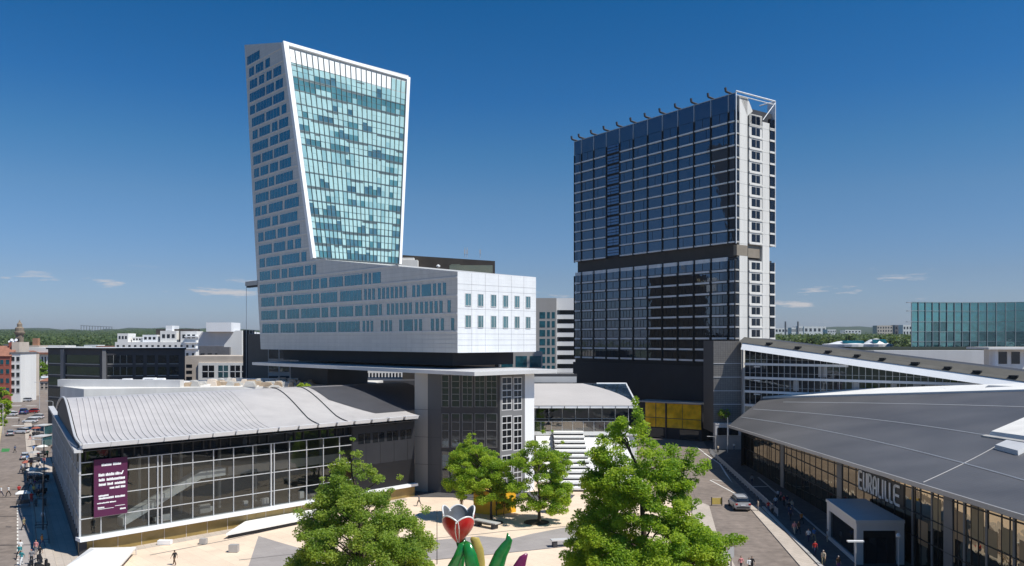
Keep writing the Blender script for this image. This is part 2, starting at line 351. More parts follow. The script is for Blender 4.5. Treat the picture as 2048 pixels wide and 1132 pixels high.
# sunlit toe: panel joints and twelve small windows
jt = MB()
for zz in (24.1, 25.0, 26.0, 27.0, 30.1, 33.2, 34.2): jt.cell(fE, .05, 17.85, zz, zz+.045, -.02, .012)
for k in range(1, 6): jt.cell(fE, k*2.98, k*2.98+.045, 22.95, 36.15, -.02, .010)
jt.build('panel_joint', mat('joint', (.35, .35, .36), .8), tower)
for cx in (936, 961, 987, 1011, 1034, 1056):
    for y0, y1 in ((589, 613), (630, 654)):
        wdt = 10.5-(cx-936)*.017
        u0, _ = onplane(cx-wdt/2, 600, TO, B_); u1, _ = onplane(cx+wdt/2, 600, TO, B_)
        zt = 32.65 if y0 < 600 else 29.05
        wb = MB(); wb.cell(fE, u0, u1, zt-1.95, zt, -.3, .02, 0); wb.cell(fE, u0-.1, u0, zt-2.05, zt+.1, -.1, .06, 1); wb.cell(fE, u1, u1+.1, zt-2.05, zt+.1, -.1, .06, 1)
        wb.cell(fE, u0, u1, zt, zt+.1, -.1, .061, 1); wb.cell(fE, u0, u1, zt-2.05, zt-1.95, -.1, .09, 1); wb.cell(fE, (u0+u1)/2+.1, (u0+u1)/2+.16, zt-1.95, zt, .02, .04, 1)
        wb.build('small_window', ['win_teal', 'alu_light'], tower)
# the glass front
bl, br, tr, tl = TP(47.7, 0, 41.8), TP(47.7, 21.9, 41.8), TP(60.5, 33.4, 89.1), TP(60.5, 0, 89.8)
fG = patch(bl, br, tr, tl)
NC, NR = 22, 14
cw = MB(); mu = MB(); rng = random.Random(5)
u0, u1, v0, v1 = .035, .972, .006, .985
vt = .905
darkp = [.55, .75, .75, .5, .2, .12, .06, .1, .7, .12, .55, .15, .95, .4]
fac_mats = ['mint', 'mint2', 'mintdark', 'mintblue', 'white']
for j in range(NR):
    va, vb = v0+(vt-v0)*j/NR, v0+(vt-v0)*(j+1)/NR; vm = va+(vb-va)*.46
    tone = rng.random(); run = 0
    for i in range(NC):
        ua, ub = u0+(u1-u0)*i/NC, u0+(u1-u0)*(i+1)/NC
        if run > 0: run -= 1; mi = last
        else:
            mi = 2 if rng.random() < darkp[j]*.55 else (1 if rng.random() < (.5 if j in (4, 7, 13) else .10) else 0); run = rng.choice([0, 1, 1, 2, 3, 4]) if mi == 2 else 0; last = mi
        if j == 12: mi = 3 if rng.random() < .9 else 1
        dd = rng.uniform(-.03, .03)
        if mi == 2 and rng.random() < .35: mi = 3
        cw.cell(fG, ua, ub, va, vm, .08+dd, .2+dd, mi if rng.random() < .85 else rng.choice([0, 1, 3]))
        if mi == 2 and rng.random() < .25:
            vq = vm+(vb-vm)*rng.uniform(.2, .75)
            cw.cell(fG, ua, ub, vm, vq, .08-dd, .2-dd, 2); cw.cell(fG, ua, ub, vq, vb, .08-dd, .2-dd, 0)
        else: cw.cell(fG, ua, ub, vm, vb, .08-dd, .2-dd, (rng.choice([0, 0, 1]) if mi in (2, 3) and j != 12 else (mi if mi != 1 or rng.random() < .5 else 0)))
    mu.cell(fG, u0, u1, va-.0040, va+.0012, .1, .27)
    if darkp[j] > .3: mu.cell(fG, u0, u1, vm-.0008, vm+.0008, .1, .235)
    tt = random.Random(j+50); uq = u0
    while uq < u1-.02:
        ur = min(u1, uq+tt.uniform(.05, .3))
        if tt.random() < .45: mu.cell(fG, uq, ur, vb-.012, vb-.0042, .1, .22)
        uq = ur
for i in range(NC):
    ua, ub = u0+(u1-u0)*i/NC, u0+(u1-u0)*(i+1)/NC
    cw.cell(fG, ua, ub-.003, vt+.004, v1-.012, .05, .16+.05*rng.random(), 4 if i < NC-3 else 0)
cw.build('curtain_wall', fac_mats, tower)
for i in range(NC+1):
    uu = u0+(u1-u0)*i/NC; mu.cell(fG, uu-.0014, uu+.0014, v0, v1-.012, .1, .42)
mu.build('mullion_grid', mat('mullion', (.10, .14, .15), .4, .3), tower)
eg = MB()
eg.cell(fG, -.004, .030, 0, 1.0, -.4, .62); eg.cell(fG, .975, 1.003, 0, 1.0, -.4, .62); eg.cell(fG, .030, .975, .985, 1.0, -.4, .6)
eg.build('edge_frame', 'white', tower)
# roof-height blank gable stays metal; small window-cleaning jib at the back with its cable
j0 = fL(72.2, 38.6, .1)
jb = MB(); jb.cell(fL, 72.3, 78.6, 37.6, 38.6, -1.0, .2); jb.cell(fL, 72.5, 78.4, 37.2, 37.6, -.8, .0, 1)
jo = jb.build('jib', ['alu', 'black'], tower)
c0 = fL(78.4, 37.3, .0); MB().tube([c0, (c0.x, c0.y, 10)], .05, 4).build('cable', 'steel', jo)
# under the sole: dark transfer storey, thin pale slab, front leg and rear leg
m = MB()
def inset(s0, s1, t0, t1, z0, z1, mi=0): m.hexa([TP(s0, t0, z0), TP(s1, t0, z0), TP(s1, t1, z0), TP(s0, t1, z0), TP(s0, t0, z1), TP(s1, t0, z1), TP(s1, t1, z1), TP(s0, t1, z1)], mi)
inset(5, 66, 3, 17, 20.6, 22.895); m.build('transfer_storey', 'dark', tower)
m = MB(); inset(-9.5, 66, -4.4, 13.5, 19.55, 20.15); m.build('canopy_slab', 'alu_light', tower)
m = MB(); inset(47, 63, 3.2, 13, 0, 19.545); m.build('rear_leg', 'dark2', tower)
# front leg, an angled block of offices
q1, q2, q3, q4, q5 = [Vector(c) for c in ((-16.1, 136.5), (-11.63, 135.07), (-1.92, 132.), (2.13, 135.7), (3.7, 137.2))]
back = Vector((-6.5, 9.5))
m = MB(); zt = 19.545
m.face([(q1.x, q1.y, 0), ((q1.x+q2.x)/2, (q1.y+q2.y)/2, 0), ((q1.x+q2.x)/2, (q1.y+q2.y)/2, zt), (q1.x, q1.y, zt)], 0)
m.face([((q1.x+q2.x)/2, (q1.y+q2.y)/2, 0), (q2.x, q2.y, 0), (q2.x, q2.y, zt), ((q1.x+q2.x)/2, (q1.y+q2.y)/2, zt)], 4)  # shadowed part of the leg face, painted a darker grey
m.face([(q2.x, q2.y, 0), (q3.x, q3.y, 0), (q3.x, q3.y, zt), (q2.x, q2.y, zt)], 2)
m.face([(q3.x, q3.y, 0), (q4.x, q4.y, 0), (q4.x, q4.y, zt), (q3.x, q3.y, zt)], 1)  # canopy shadow on this face put in as mid grey
m.face([(q4.x, q4.y, 0), (q5.x, q5.y, 0), (q5.x, q5.y, zt), (q4.x, q4.y, zt)], 3)
b1_, b2_ = q5+back, q1+Vector((1.5, 9))
m.face([(q5.x, q5.y, 0), (b1_.x, b1_.y, 0), (b1_.x, b1_.y, zt), (q5.x, q5.y, zt)], 1)
m.face([(b1_.x, b1_.y, 0), (b2_.x, b2_.y, 0), (b2_.x, b2_.y, zt), (b1_.x, b1_.y, zt)], 1)
m.face([(b2_.x, b2_.y, 0), (q1.x, q1.y, 0), (q1.x, q1.y, zt), (b2_.x, b2_.y, zt)], 1)
M['leggrey'] = mat('leg_panel', (.40, .375, .34), .7, 0, .08, .3, streak=True); M['legshade'] = mat('leg_shaded_grey', (.095, .098, .105), .6, 0, .1, .3, streak=True); M['legmid'] = mat('leg_mid_grey', (.20, .20, .205), .6, 0, .08, .3)
leg = m.build('front_leg', ['leggrey', 'legmid', 'dark2', 'white', 'legshade'], tower)
d1 = (q3-q1).normalized(); n1 = Vector((d1.y, -d1.x)); fl = plane(q1, d1, n1)
for a, b in ((884, 898), (903.5, 919.7), (925, 945), (950, 970), (973, 994)):
    for y0, y1, nn in ((750, 814, 5), (827, 895, 4), (903, 962, 3)):
        ua, za = onplane(a, y0, q1, d1); ub, zb = onplane(b, y1, q1, d1)
        wb = MB(); wb.cell(fl, ua, ub, zb, za, -.1, .04, 0)
        for k in range(nn+1): z = zb+(za-zb)*k/nn; wb.cell(fl, ua, ub, z-.045, z+.045, .04, .09, 1)
        wb.cell(fl, ua-.05, ua+.05, zb, za, .04, .1, 1); wb.cell(fl, ub-.05, ub+.05, zb, za, .04, .1, 1)
        if b-a > 17 and nn != 4: wb.cell(fl, (ua+ub)/2-.03, (ua+ub)/2+.03, zb, za, .04, .08, 1)
        wb.build('leg_window', ['win_dark', 'legmid'], leg)
f2 = plane(q3, B_, -A_)
for a, b in ((1004, 1022.7), (1027.5, 1043)):
    for y0, y1 in ((755, 819), (833, 899), (912, 965)):
        ua, za = onplane(a, y0, q3, B_); ub, zb = onplane(b, y1, q3, B_)
        wb = MB(); wb.cell(f2, ua-.08, ub+.08, zb-.08, za+.08, -.1, .03, 1)
        for i in range(2):
            for k in range(5):
                e0 = ua+(ub-ua)*i/2+.06; e1 = ua+(ub-ua)*(i+1)/2-.06; g0 = zb+(za-zb)*k/5+.09; g1 = zb+(za-zb)*(k+1)/5-.09
                wb.cell(f2, e0, e1, g0, g1, -.05, .05, 0)
        wb.build('grid_window', ['win_dark', 'alu_light'], leg)
m = MB()
for zz in (4.5, 9., 13.5): m.cell(fl, 0.03, 4.6, zz, zz+.05, 0, .02)
m.build('leg_joint', 'dark2', leg)

# ================================================================== the dark slab tower
O2 = Vector((54.1, 200.0)); D1 = Vector((-.580, .815)); D2 = Vector((.815, .580))
fA = plane(O2, D1, -D2); fB = plane(O2, D2, -D1)
def HP(s, t, z): p = O2+D1*s+D2*t; return (p.x, p.y, z)
hotel = thing('slab_tower', 'tall dark glass slab tower with pale concrete end wall and roof brackets', 'tower', (O2.x, O2.y, 0))
ZT, ZB0, ZB1, ZL = 85.0, 45.4, 48.4, 19.3
LEN, WID = 60.7, 15.1
m = MB()
def hb(s0, s1, t0, t1, z0, z1, mi=0, mm=None): (mm or m).hexa([HP(s0, t0, z0), HP(s1, t0, z0), HP(s1, t1, z0), HP(s0, t1, z0), HP(s0, t0, z1), HP(s1, t0, z1), HP(s1, t1, z1), HP(s0, t1, z1)], mi)
hb(1.2, LEN-1, 1.0, WID-1.2, ZB0-.2, ZB1+.2); hb(.5, LEN-.2, .45, WID-.5, ZL, ZB0-.4); hb(.5, LEN-.2, .45, WID-.5, ZB1+.2, 82.2)
m.build('core', 'dark2', hotel)
m = MB(); hb(1.5, LEN+.4, -.25, WID-2, 0, ZL-.9); hb(.3, LEN-.1, .25, WID-.6, ZL-.9, ZL, 1); m.build('plinth', ['dark', 'black'], hotel)
m = MB(); hb(.9, LEN-.8, .6, WID-1, ZB0-.2, ZB1+.2)
m.build('recessed_storey', 'brown', hotel)
bays = [0, 2.0]+[2.0+(LEN-2.0)*k/10.6 for k in range(1, 11)]+[LEN]
floors = [(48.5+2.93*k) for k in range(11)]
lower = [(ZL+.15+2.78*k) for k in range(9)]
rng = random.Random(3)
wins = []; sp = MB(); ms = MB(); lat = MB()
for k, z0 in enumerate(floors):
    z1 = z0+2.93
    for i in range(len(bays)-1):
        s0, s1 = bays[i]+.32, bays[i+1]-.32
        if i == 0: s0, s1 = .1, 1.75
        wb = MB(); mi = 1 if rng.random() < .3 else 0
        if i == 8: mi = 6
        wb.cell(fA, s0, s1, z0+.5, z1-.02, -.5, .0, mi)
        if rng.random() < .6:
            x = s0+(s1-s0)*rng.choice([.25, .5, .7]); wb.cell(fA, x-.04, x+.04, z0+.5, z1, 0, .04, 3)
        wins.append((wb, fA(s0, z0), 10))
        if i != 8: wb.cell(fA, s0-.1, s1+.1, z0+.14, z0+.48, -.3, .24, 5)
        else:
            for q_ in range(3): ms.cell(fA, s0, s1, z0+.5+q_*.8, z0+.62+q_*.8, 0, .12)
for z0 in lower:
    z1 = z0+2.78
    for i in range(len(bays)-1):
        s0, s1 = bays[i]+.36, bays[i+1]-.36
        if i == 0: s0, s1 = .1, 1.75
        wb = MB()
        wb.cell(fA, s0, s1, z0+.75, z1-.05, -.5, .0, 4 if z0 < 36 else 0)
        nn = rng.choice([1, 2, 3]) if z0 < 38 else 1
        for j in range(nn):
            x = s0+(s1-s0)*(j+1)/(nn+1); wb.cell(fA, x-.05, x+.05, z0+.75, z1-.05, 0, .05, 3)
        wins.append((wb, fA(s0, z0), 9))
        wb.cell(fA, s0-.1, s1+.1, z0+.15, z0+.62, -.3, .15, 5)
M['spandrel'] = mat('grey_spandrel', (.86, .85, .83), .5, 0, .1, .5)
for i in range(1, len(bays)-1): MB().cell(fA, bays[i]+.45, bays[i+1]-.45, 44.35, 45.3, -.3, .1).build('spandrel', 'spandrel', hotel)
many(wins, 'window', ['towerglass', 'towerglass2', 'brown', 'black', 'towerglass3', 'spandrel', glass('brown_window', (.03, .027, .024), (.4, .5, .7), .06, var=.5, vscale=1.2, edge=.25)], hotel)
for i in range(len(bays)):
    s = bays[i]
    if 0 < i < len(bays)-1:
        for z0, z1 in ((48.4, 80.7), (ZL, 44.3)): ms.cell(fA, s-.30, s-.16, z0, z1, -.3, .07); ms.cell(fA, s+.16, s+.30, z0, z1, -.3, .07)
        for z0 in floors+lower: ms.cell(fA, s-.38, s+.38, z0+.1, z0+.7, -.2, .22)
    else:
        e = .12 if i == 0 else -.12
        for z0, z1 in ((48.4, 80.7), (ZL, 44.3)): ms.cell(fA, s-.1, s+.1, z0, z1, -.3, .2)
ms.build('mullion', 'black', hotel)
# roof screen: glass panels on pale posts, with the brackets of the cleaning rail
sc_ = MB()
for i in range(len(bays)-1): sc_.cell(fA, bays[i]+.1, bays[i+1]-.1, 80.8, ZT-.15, -.15, 0, i % 2)
sc_.build('roof_screen', ['towerglass2', 'towerglass'], hotel)
po = MB()
for s in bays[1:]: po.cell(fA, s-.08, s+.08, 80.6, ZT, 0, .14)
po.cell(fA, 0, LEN, ZT-.15, ZT, -.2, .1); po.build('screen_post', 'rail', hotel)
for s in bays[1:]:
    k = MB(); t0 = .6
    pts = [HP(s, 3.6, ZT-.9), HP(s, 1.2, ZT+.35), HP(s, -1.0, ZT+.55), HP(s, -1.2, ZT+1.5)]
    for a, b in zip(pts, pts[1:]):
        k.tube([a, b], .30, 4)
    k.tube([HP(s, 3.2, ZT-1.4), HP(s, .4, ZT+.25)], .16, 4, 1)
    k.build('roof_bracket', ['dark2', 'alu_light'], hotel)
# pale end wall
EW = MB()
def eb(t0, t1, z0, z1, d0, d1, mi=0, mm=None): (mm or EW).cell(fB, t0, t1, z0, z1, d0, d1, mi)
eb(1.6, 4.6, 0, 84.6, -4, .0); eb(10.4, 13.1, 0, 79.5, -4, 0); eb(4.6, 10.4, 0, 80.5, -4, -1.6)
EW.face([fB(1.6, 84.6, 0), fB(4.6, 84.6, 0), fB(6.6, 81.5, 0), fB(4.6, 80, 0)])
EW.build('end_wall', 'concrete', hotel)
m = MB()
for z0 in floors+lower:
    eb(1.65, 4.55, z0, z0+.06, 0, .015, 0, m); eb(10.45, 13.05, z0, z0+.06, 0, .015, 0, m)
m.build('wall_joint', 'concrete_grey', hotel)
for z0 in floors+lower+[80.6-2.93]:
    if z0 > 78 and z0 in floors: pass
    wb = MB(); hgt = 2.93 if z0 > 46 else 2.78
    eb(5.4, 10.35, z0+.12, z0+.50, -1.6, .06, 1, wb); eb(5.4, 10.35, z0+.50, z0+hgt+.119, -1.6, -.10, 1, wb); eb(6.3, 9.5, z0+.8, z0+hgt-.25, -1.0, -.06, 0, wb); eb(7.85, 7.95, z0+.8, z0+hgt-.25, -.06, -.02, 1, wb)
    eb(4.62, 5.35, z0+.1, z0+.35, -1.55, -.3, 2, wb)
    wb.build('end_window', ['towerglass', 'concrete', 'black'], hotel)
    wb = MB(); eb(13.3, 15.0, z0+.6, z0+hgt-.05, -1.5, .1, 0, wb); eb(13.12, 15.2, z0+.1, z0+.58, -1.5, .22, 1, wb); eb(14.98, 15.12, z0+.58, z0+hgt+.1, -1.5, .2, 1, wb)
    wb.build('corner_window', ['towerglass', 'concrete'], hotel)
    wb = MB(); eb(0.1, 1.55, z0+.6, z0+hgt-.05, -1.2, .05, 0, wb); eb(0.0, 1.58, z0+.2, z0+.56, -1.2, .12, 1, wb)
    wb.build('corner_glass', ['towerglass2', 'concrete_grey'], hotel)
wb = MB(); eb(5.4, 9.9, ZB0, ZB1+.3, -1.6, -.5, 0, wb); eb(0.6, 4.6, ZB0+.2, ZB1-.2, -1, .02, 0, wb); wb.build('band_panel', mat('taupe_panel', (.27, .23, .18), .7), hotel)
fr = MB()
for t in (0.05, 15.1):
    fr.tube([fB(t, 48.4, .25), fB(t, 85.2, .25)], .14, 4)
fr.tube([fB(0, 85.3, .25), fB(15.1, 85.3, .25)], .22, 4); fr.tube([fB(.1, 84.4, .25), fB(14.6, 84.4, .25)], .12, 4)
fr.tube([fB(15.1, 84.9, .25), fB(10.6, 80, 0)], .12, 4); fr.tube([fB(15.1, 85.3, .25), HP(4.5, 15.1, 85.3)], .18, 4)
fr.cell(fB, 14.9, 15.2, 79, 85.2, -2, .1); fr.build('corner_frame', 'white', hotel)
for zz in (): pass
# ================================================================== station hall with the wavy metal roof
SA = Vector((-50., 95.5)); SD = Vector((.684, .729)); SN = Vector((.729, -.684)); SE = Vector((-.52, .854))
fS = plane(SA, SD, SN); fW = plane(SA, SE, Vector((-.854, -.52)))
hall = thing('station_hall', 'long glass-fronted railway hall under a rippled silver roof, purple banner on its front', 'station', (SA.x, SA.y, 0))
UL = 50.3
m = MB(); m.cell(fS, 0, UL, 0, 1.75, -.6, 0)
x = 1.4
while x < 40: m.cell(fS, x, x+.07, 0, 1.75, 0, .05, 1); x += 2.8
m.build('base_wall', ['gold', 'beige'], hall)
m = MB(); m.cell(fS, -.3, UL, 1.75, 2.15, -.6, .85); m.build('ledge', 'white', hall)
GU = 38.
m = MB(); m.face([fS(0, 2.15, -.05), fS(GU, 2.15, -.05), fS(GU, 10.8, -.05), fS(0, 10.8, -.05)]); cgl = m.build('glass_wall', 'stationglass', hall)
mu = MB()
for z in (4.2, 6.75, 9.35, 10.75): mu.cell(fS, 0, GU, z-.045, z+.045, -.12, .05)
x = 2.3
while x < GU+.1: mu.cell(fS, x-.045, x+.045, 2.15, 10.8, -.14, .06); x += 2.8
for x in (9.0, 9.5, 24.6, 25.1): mu.cell(fS, x-.06, x+.06, 2.15, 10.8, -.2, .1)
mu.build('glazing_bars', 'rail', cgl)
# inside: floor, rear wall and the stair one sees through the glass
m = MB(); m.hexa([fS(.2, 2.0, -.7), fS(GU, 2.0, -.7), fS(GU, 2.0, -14), fS(4.1, 2.0, -14), fS(.2, 2.14, -.7), fS(GU, 2.14, -.7), fS(GU, 2.14, -14), fS(4.1, 2.14, -14)]); m.cell(fS, 4.1, GU, 2.14, 12.4, -14.2, -14, 1)
m.cell(fS, GU, GU+.3, 2.15, 12.6, -14, .0, 1)
m.build('interior', [mat('dark_floor', (.05, .048, .042), .6), mat('inner_wall', (.035, .034, .031), .7, 0, .5, .25)], hall)
m = MB()
for (ua, za, ub, zb) in ((5.3, 2.3, 15.2, 6.9), (15.2, 6.9, 18.6, 7.0)):
    m.hexa([fS(ua, za, -1.2), fS(ub, zb, -1.2), fS(ub, zb, -2.9), fS(ua, za, -2.9), fS(ua, za+1.0, -1.2), fS(ub, zb+1.0, -1.2), fS(ub, zb+1.0, -2.9), fS(ua, za+1.0, -2.9)])
m.build('inner_stair', mat('stair_side', (.82, .86, .88), .5), hall)
m = MB(); m.cell(fS, 19.5, GU-.2, 6.7, 7.0, -13, -2.2); m.cell(fS, 19.5, GU-.2, 7.0, 7.9, -2.25, -2.2); m.build('mezzanine', mat('pale_slab_edge', (.45, .44, .42), .7), hall)
for k in range(7): MB().cell(fS, 3.0+k*5.4, 3.35+k*5.4, 2.14, 12.4, -4.6, -4.25).build('inner_column', 'alu', hall)
rr = random.Random(77)
for k in range(16):
    u = rr.uniform(8, 36); w_ = -rr.uniform(1.2, 3.2); MB().cell(fS, u, u+rr.uniform(.4, 1.6), 2.14, 2.14+rr.uniform(.4, 1.1), w_-.5, w_).build('counter', rr.choice(['white', 'alu', 'alu_light', 'dark2']), hall)
m = MB(); m.cell(fS, GU, UL, 2.15, 6.0, -.5, -.02, 1); m.cell(fS, GU, UL, 6.0, 12.3, -.5, .0)
for k in range(5): m.cell(fS, GU+k*2.7, GU+k*2.7+.05, 6.0, 9.2, 0, .02, 1)
m.build('shade_painted_wall', ['dark', 'black'], hall)  # tower shadow over this wall is put into its near-black colours
for k in range(4):
    u = 39.3+k*2.7; wb = MB(); wb.cell(fS, u, u+2.2, 9.3, 10.8, -.1, .03); wb.cell(fS, u+1.0, u+1.1, 9.3, 10.8, .03, .07, 1); wb.build('strip_window', ['win_dark', 'dark2'], hall)
m = MB(); m.cell(fS, 0, UL, 10.85, 12.55, -1.0, -.5)
m.build('clerestory', 'win_dark', hall)
m = MB(); rr = random.Random(4); x = .6
while x < UL: MB().cell(fS, x, x+.18, 10.85, 12.6, -.5, -.25).build('clerestory_post', 'black', hall); x += rr.choice([1.4, 2.8, 1.4, .9])
for k in range(11): MB().cell(fS, 2.9+k*4.3, 3.3+k*4.3, 12.0, 12.75, -.2, .9).build('eave_bracket', 'black', hall)
SR = 50.
def hz_(s):
    s = max(0, s); t = min(1, s/25)
    if s <= 25: return 13.0+3.65*(t*t*(3-2*t)*.55+t*.45)
    t = (s-25)/25; return 16.65-3.2*t*t
def rf(u, s, dz=0):
    p = SA+SD*u+SE*s+SN*(1.0 if s < 0 else 1.0*max(0, 1-s/3))
    amp = 0
    ph = (u+.9*math.sin(s*.22))*math.pi/.85
    return (p.x, p.y, hz_(s)+dz-amp*(1-abs(math.sin(ph)))**2.2)
us = [k*UL/44 for k in range(45)]
ss = [-.6, 0, .8, 2, 4, 6, 8, 10, 12, 14, 16, 18, 20, 22, 24, 25.5, 28, 32, 36, 40, 45, 50]
m = MB(); m.grid(lambda u, s: rf(u, s), us, ss); roof = m.build('roof', 'roofmetal', hall, smooth=True)
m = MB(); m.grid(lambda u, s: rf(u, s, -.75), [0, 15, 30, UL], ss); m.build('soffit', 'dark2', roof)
for k in range(31):
    u = .5+k*.78; m = MB(); sk = ss[1:16]
    q_ = [[rf(u+.030*s+dx, s, dz) for dx, dz in ((-.045, -.05), (.045, -.05), (.03, .12-.002*k), (-.03, .12-.002*k))] for s in sk]
    for A4, B4 in zip(q_, q_[1:]): m.hexa(A4+B4)
    m.build('roof_rib', 'roofmetal', roof)
m = MB()
for u0_ in (31.5, 36.5):
    pts = [rf(u0_+.12*s*(1-s/60), s, .06) for s in ss[:17]]
    m.tube(pts, .09, 4)
m.build('roof_seam', 'dark2', roof)
M['roofshade'] = mat('roof_tower_shade', (.07, .07, .078), .5, 0, .12, .2)  # the tower's shadow on the hall roof, painted as a dark sheet
m = MB(); m.grid(lambda u, s: rf(39.5+u*(61.5-39.5)-(1-u)*max(0, 14-s)*-.45, s, .05), [k/12 for k in range(13)], [3.5, 5, 7, 9, 11, 14, 17, 20, 24, 28]); m.build('shaded_roof_section', 'roofshade', roof, smooth=True)
m = MB()
for k in range(16):
    ua, ub = -.3+k*3.16, -.3+(k+1)*3.13-.03
    m.hexa([fS(ua, 12.55, .7), fS(ub, 12.55, .7), fS(ub, 12.55, 1.5), fS(ua, 12.55, 1.5), fS(ua, 13.05, .85), fS(ub, 13.05, .85), fS(ub, 13.1, 1.75), fS(ua, 13.1, 1.75)])
m.build('gutter', 'white', roof)
m = MB(); pts = [rf(-.12, s, .05) for s in ss]
for a, b in zip(pts, pts[1:]): m.face([a, b, (b[0], b[1], 12.3), (a[0], a[1], 12.3)])
m.build('gable', 'dark2', hall)  # the gable's shade is put in as a charcoal colour
m = MB(); pts = [rf(-.3, s, .1) for s in ss]; m.tube(pts, .16, 5); m.cell(fW, -1.4, 72, 12.1, 12.45, -.2, .7); m.build('gable_rim', 'alu_light', hall)
m = MB(); rr = random.Random(31)
for i in range(25):
    for z0_, z1_ in ((2.15, 4.2), (4.2, 6.75), (6.75, 9.35), (9.35, 12.2)):
        t4 = [rr.uniform(-.05, .05) for _ in range(4)]
        m.face([fW(i*2.8, z0_, t4[0]), fW(i*2.8+2.8, z0_, t4[1]), fW(i*2.8+2.8, z1_, t4[2]), fW(i*2.8, z1_, t4[3])])
sg = m.build('side_glass', glass('side_glass', (.075, .06, .045), (1, .9, .78), .20, var=.8, vscale=.7, wave=.12, edge=.4), hall)
m = MB()
for z in (4.2, 6.75, 9.35): m.cell(fW, 0, 70, z-.05, z+.05, -.1, .1)
for k in range(26): m.cell(fW, k*2.8, k*2.8+.1, 2.1, 12.2, -.1, .12)
m.build('side_bars', 'rail', sg)
m = MB(); m.cell(fW, -.05, 70, 0, 2.1, -.7, .12); m.build('side_base', 'dark2', hall)
# purple banner hung on the glass
bu0, bz1 = onplane(188, 925, SA+SN*.35, SD); bu1, _ = onplane(255, 920, SA+SN*.35, SD)
bz1 = 11.0; bz0 = 4.25
fN = plane(SA+SN*.35, SD, SN)
bann = thing('banner', 'tall purple banner with white lines of print on the hall glass', 'banner', tuple(fN(bu0, bz0)))
m = MB(); m.cell(fN, bu0, bu1, bz0, bz1, -.05, 0); m.build('cloth', mat('purple_cloth', (.085, .012, .055), .7, 0, .08, .5), bann)
m = MB(); bw, bh = bu1-bu0, bz1-bz0; rr = random.Random(9)
rows = [(.875, .045, [(.22, .52), (.56, .80)], .5), (.70, .052, [(.13, .31), (.34, .60), (.63, .76)], 1), (.615, .047, [(.14, .32), (.37, .92)], 1), (.535, .045, [(.14, .35), (.39, .57), (.61, .93)], 1),
        (.465, .04, [(.46, .60), (.63, .76), (.79, .93)], 1), (.345, .034, [(.13, .44)], 1), (.30, .036, [(.14, .58), (.62, .92)], 1), (.225, .022, [(.09, .44), (.46, .65)], 1), (.145, .028, [(.11, .30)], 1), (.128, .007, [(.11, .58)], .6), (.152, .008, [(.62, .92)], .6), (.08, .03, [(.77, .95)], 1)]
for v, hh, segs, _ in rows:
    for a, b in segs:
        if hh < .01: m.cell(fN, bu0+bw*a, bu0+bw*b, bz0+bh*v, bz0+bh*(v+hh), -.01, .02); continue
        x = a
        while x < b-.01:                                     # strokes of unreadable print
            wl = rr.uniform(.02, .042); h2 = hh*rr.uniform(.75, 1)
            m.cell(fN, bu0+bw*x, bu0+bw*min(b, x+wl), bz0+bh*v, bz0+bh*(v+h2), -.01, .02); x += wl+.006
m.cell(fN, bu0+bw*.78, bu0+bw*.81, bz0+bh*.70, bz0+bh*.735, -.01, .02); m.hexa([fN(bu0+bw*a, bz0+bh*b, c) for c in (-.01, .02) for a, b in ((.80, .70), (.835, .70), (.885, .765), (.85, .765))])
m.build('lettering', 'white', bann)

# ================================================================== station wing to the right of the leg
wing = thing('station_wing', 'low station wing with pale sloping roof above a balcony and white steps', 'station', (2, 160, 0))
m = MB(); m.box(-2, 24.2, 160, 178, 0, 7.3); m.box(-2, 24.2, 159.3, 160, 6.6, 7.3); m.build('white_base', 'whitewall', wing)
m = MB(); m.box(-1, 22.8, 162.0, 162.2, 7.3, 11.9); gw = m.build('glass_wall', 'win_dark', wing)
m = MB()
for k in range(10): m.box(-.6+k*2.6, -.5+k*2.6, 161.85, 162.0, 7.3, 11.9)
m.box(-1, 22.8, 161.85, 162., 9.5, 9.6); m.build('glazing_bars', 'rail', gw)
m = MB(); m.box(-1, 22.6, 159.5, 159.56, 7.3, 9.25); bal = m.build('balcony_glass', glass('balcony_glass', (.05, .06, .07), (1, 1, 1), .15, trans=.6), wing)
m = MB(); m.box(-1, 22.7, 159.46, 159.6, 9.25, 9.33)
for k in range(12): m.box(-.6+k*2.05, -.53+k*2.05, 159.4, 159.5, 7.3, 9.3)
m.build('balcony_rail', 'rail', bal)
m = MB(); e0, e1 = (-3, 158.4), (24.0, 158.6)
m.hexa([(-3, 158.4, 11.9), (23.9, 158.4, 11.9), (23.9, 163, 11.95), (-3, 163, 11.95), (-3, 158.4, 12.35), (24.1, 158.4, 12.35), (24.1, 163, 12.5), (-3, 163, 12.5)])
for k in range(11): m.box(-2.2+k*2.45, -2.1+k*2.45, 158.33, 158.4, 11.9, 12.3, 1)
m.build('eave', ['white', 'dark2'], wing)
rw = lambda x, t: (x, 158.35+t*22, 12.4+3.1*(t*.85+.15*t*t*(3-2*t)))
m = MB(); m.grid(lambda a, t: rw(-3+(a)*(27-8.5*t*t), t), [0, .25, .5, .75, 1], [0, .1, .2, .35, .5, .65, .8, 1]); m.build('roof', 'roofbeige', wing, smooth=True)
m = MB(); c_ = [rw(-3+(27-8.5*t*t), t) for t in (0, .2, .35, .5, .65, .8, 1)]; tip = (24.9, 180.35, 15.5)
for a, b in zip(c_, c_[1:]): m.face([a, b, tip])
m.build('hip_glass', 'hipglass', wing)
m = MB(); m.tube([(24.05, 158.35, 12.45), tip], .2, 5); m.tube([(18.5, 180.4, 15.5), tip], .16, 4); m.build('hip_rim', 'white', wing)
m = MB(); m.box(-2, 24.5, 180.4, 184, 0, 15.4); m.build('rear_wall', 'dark2', wing)
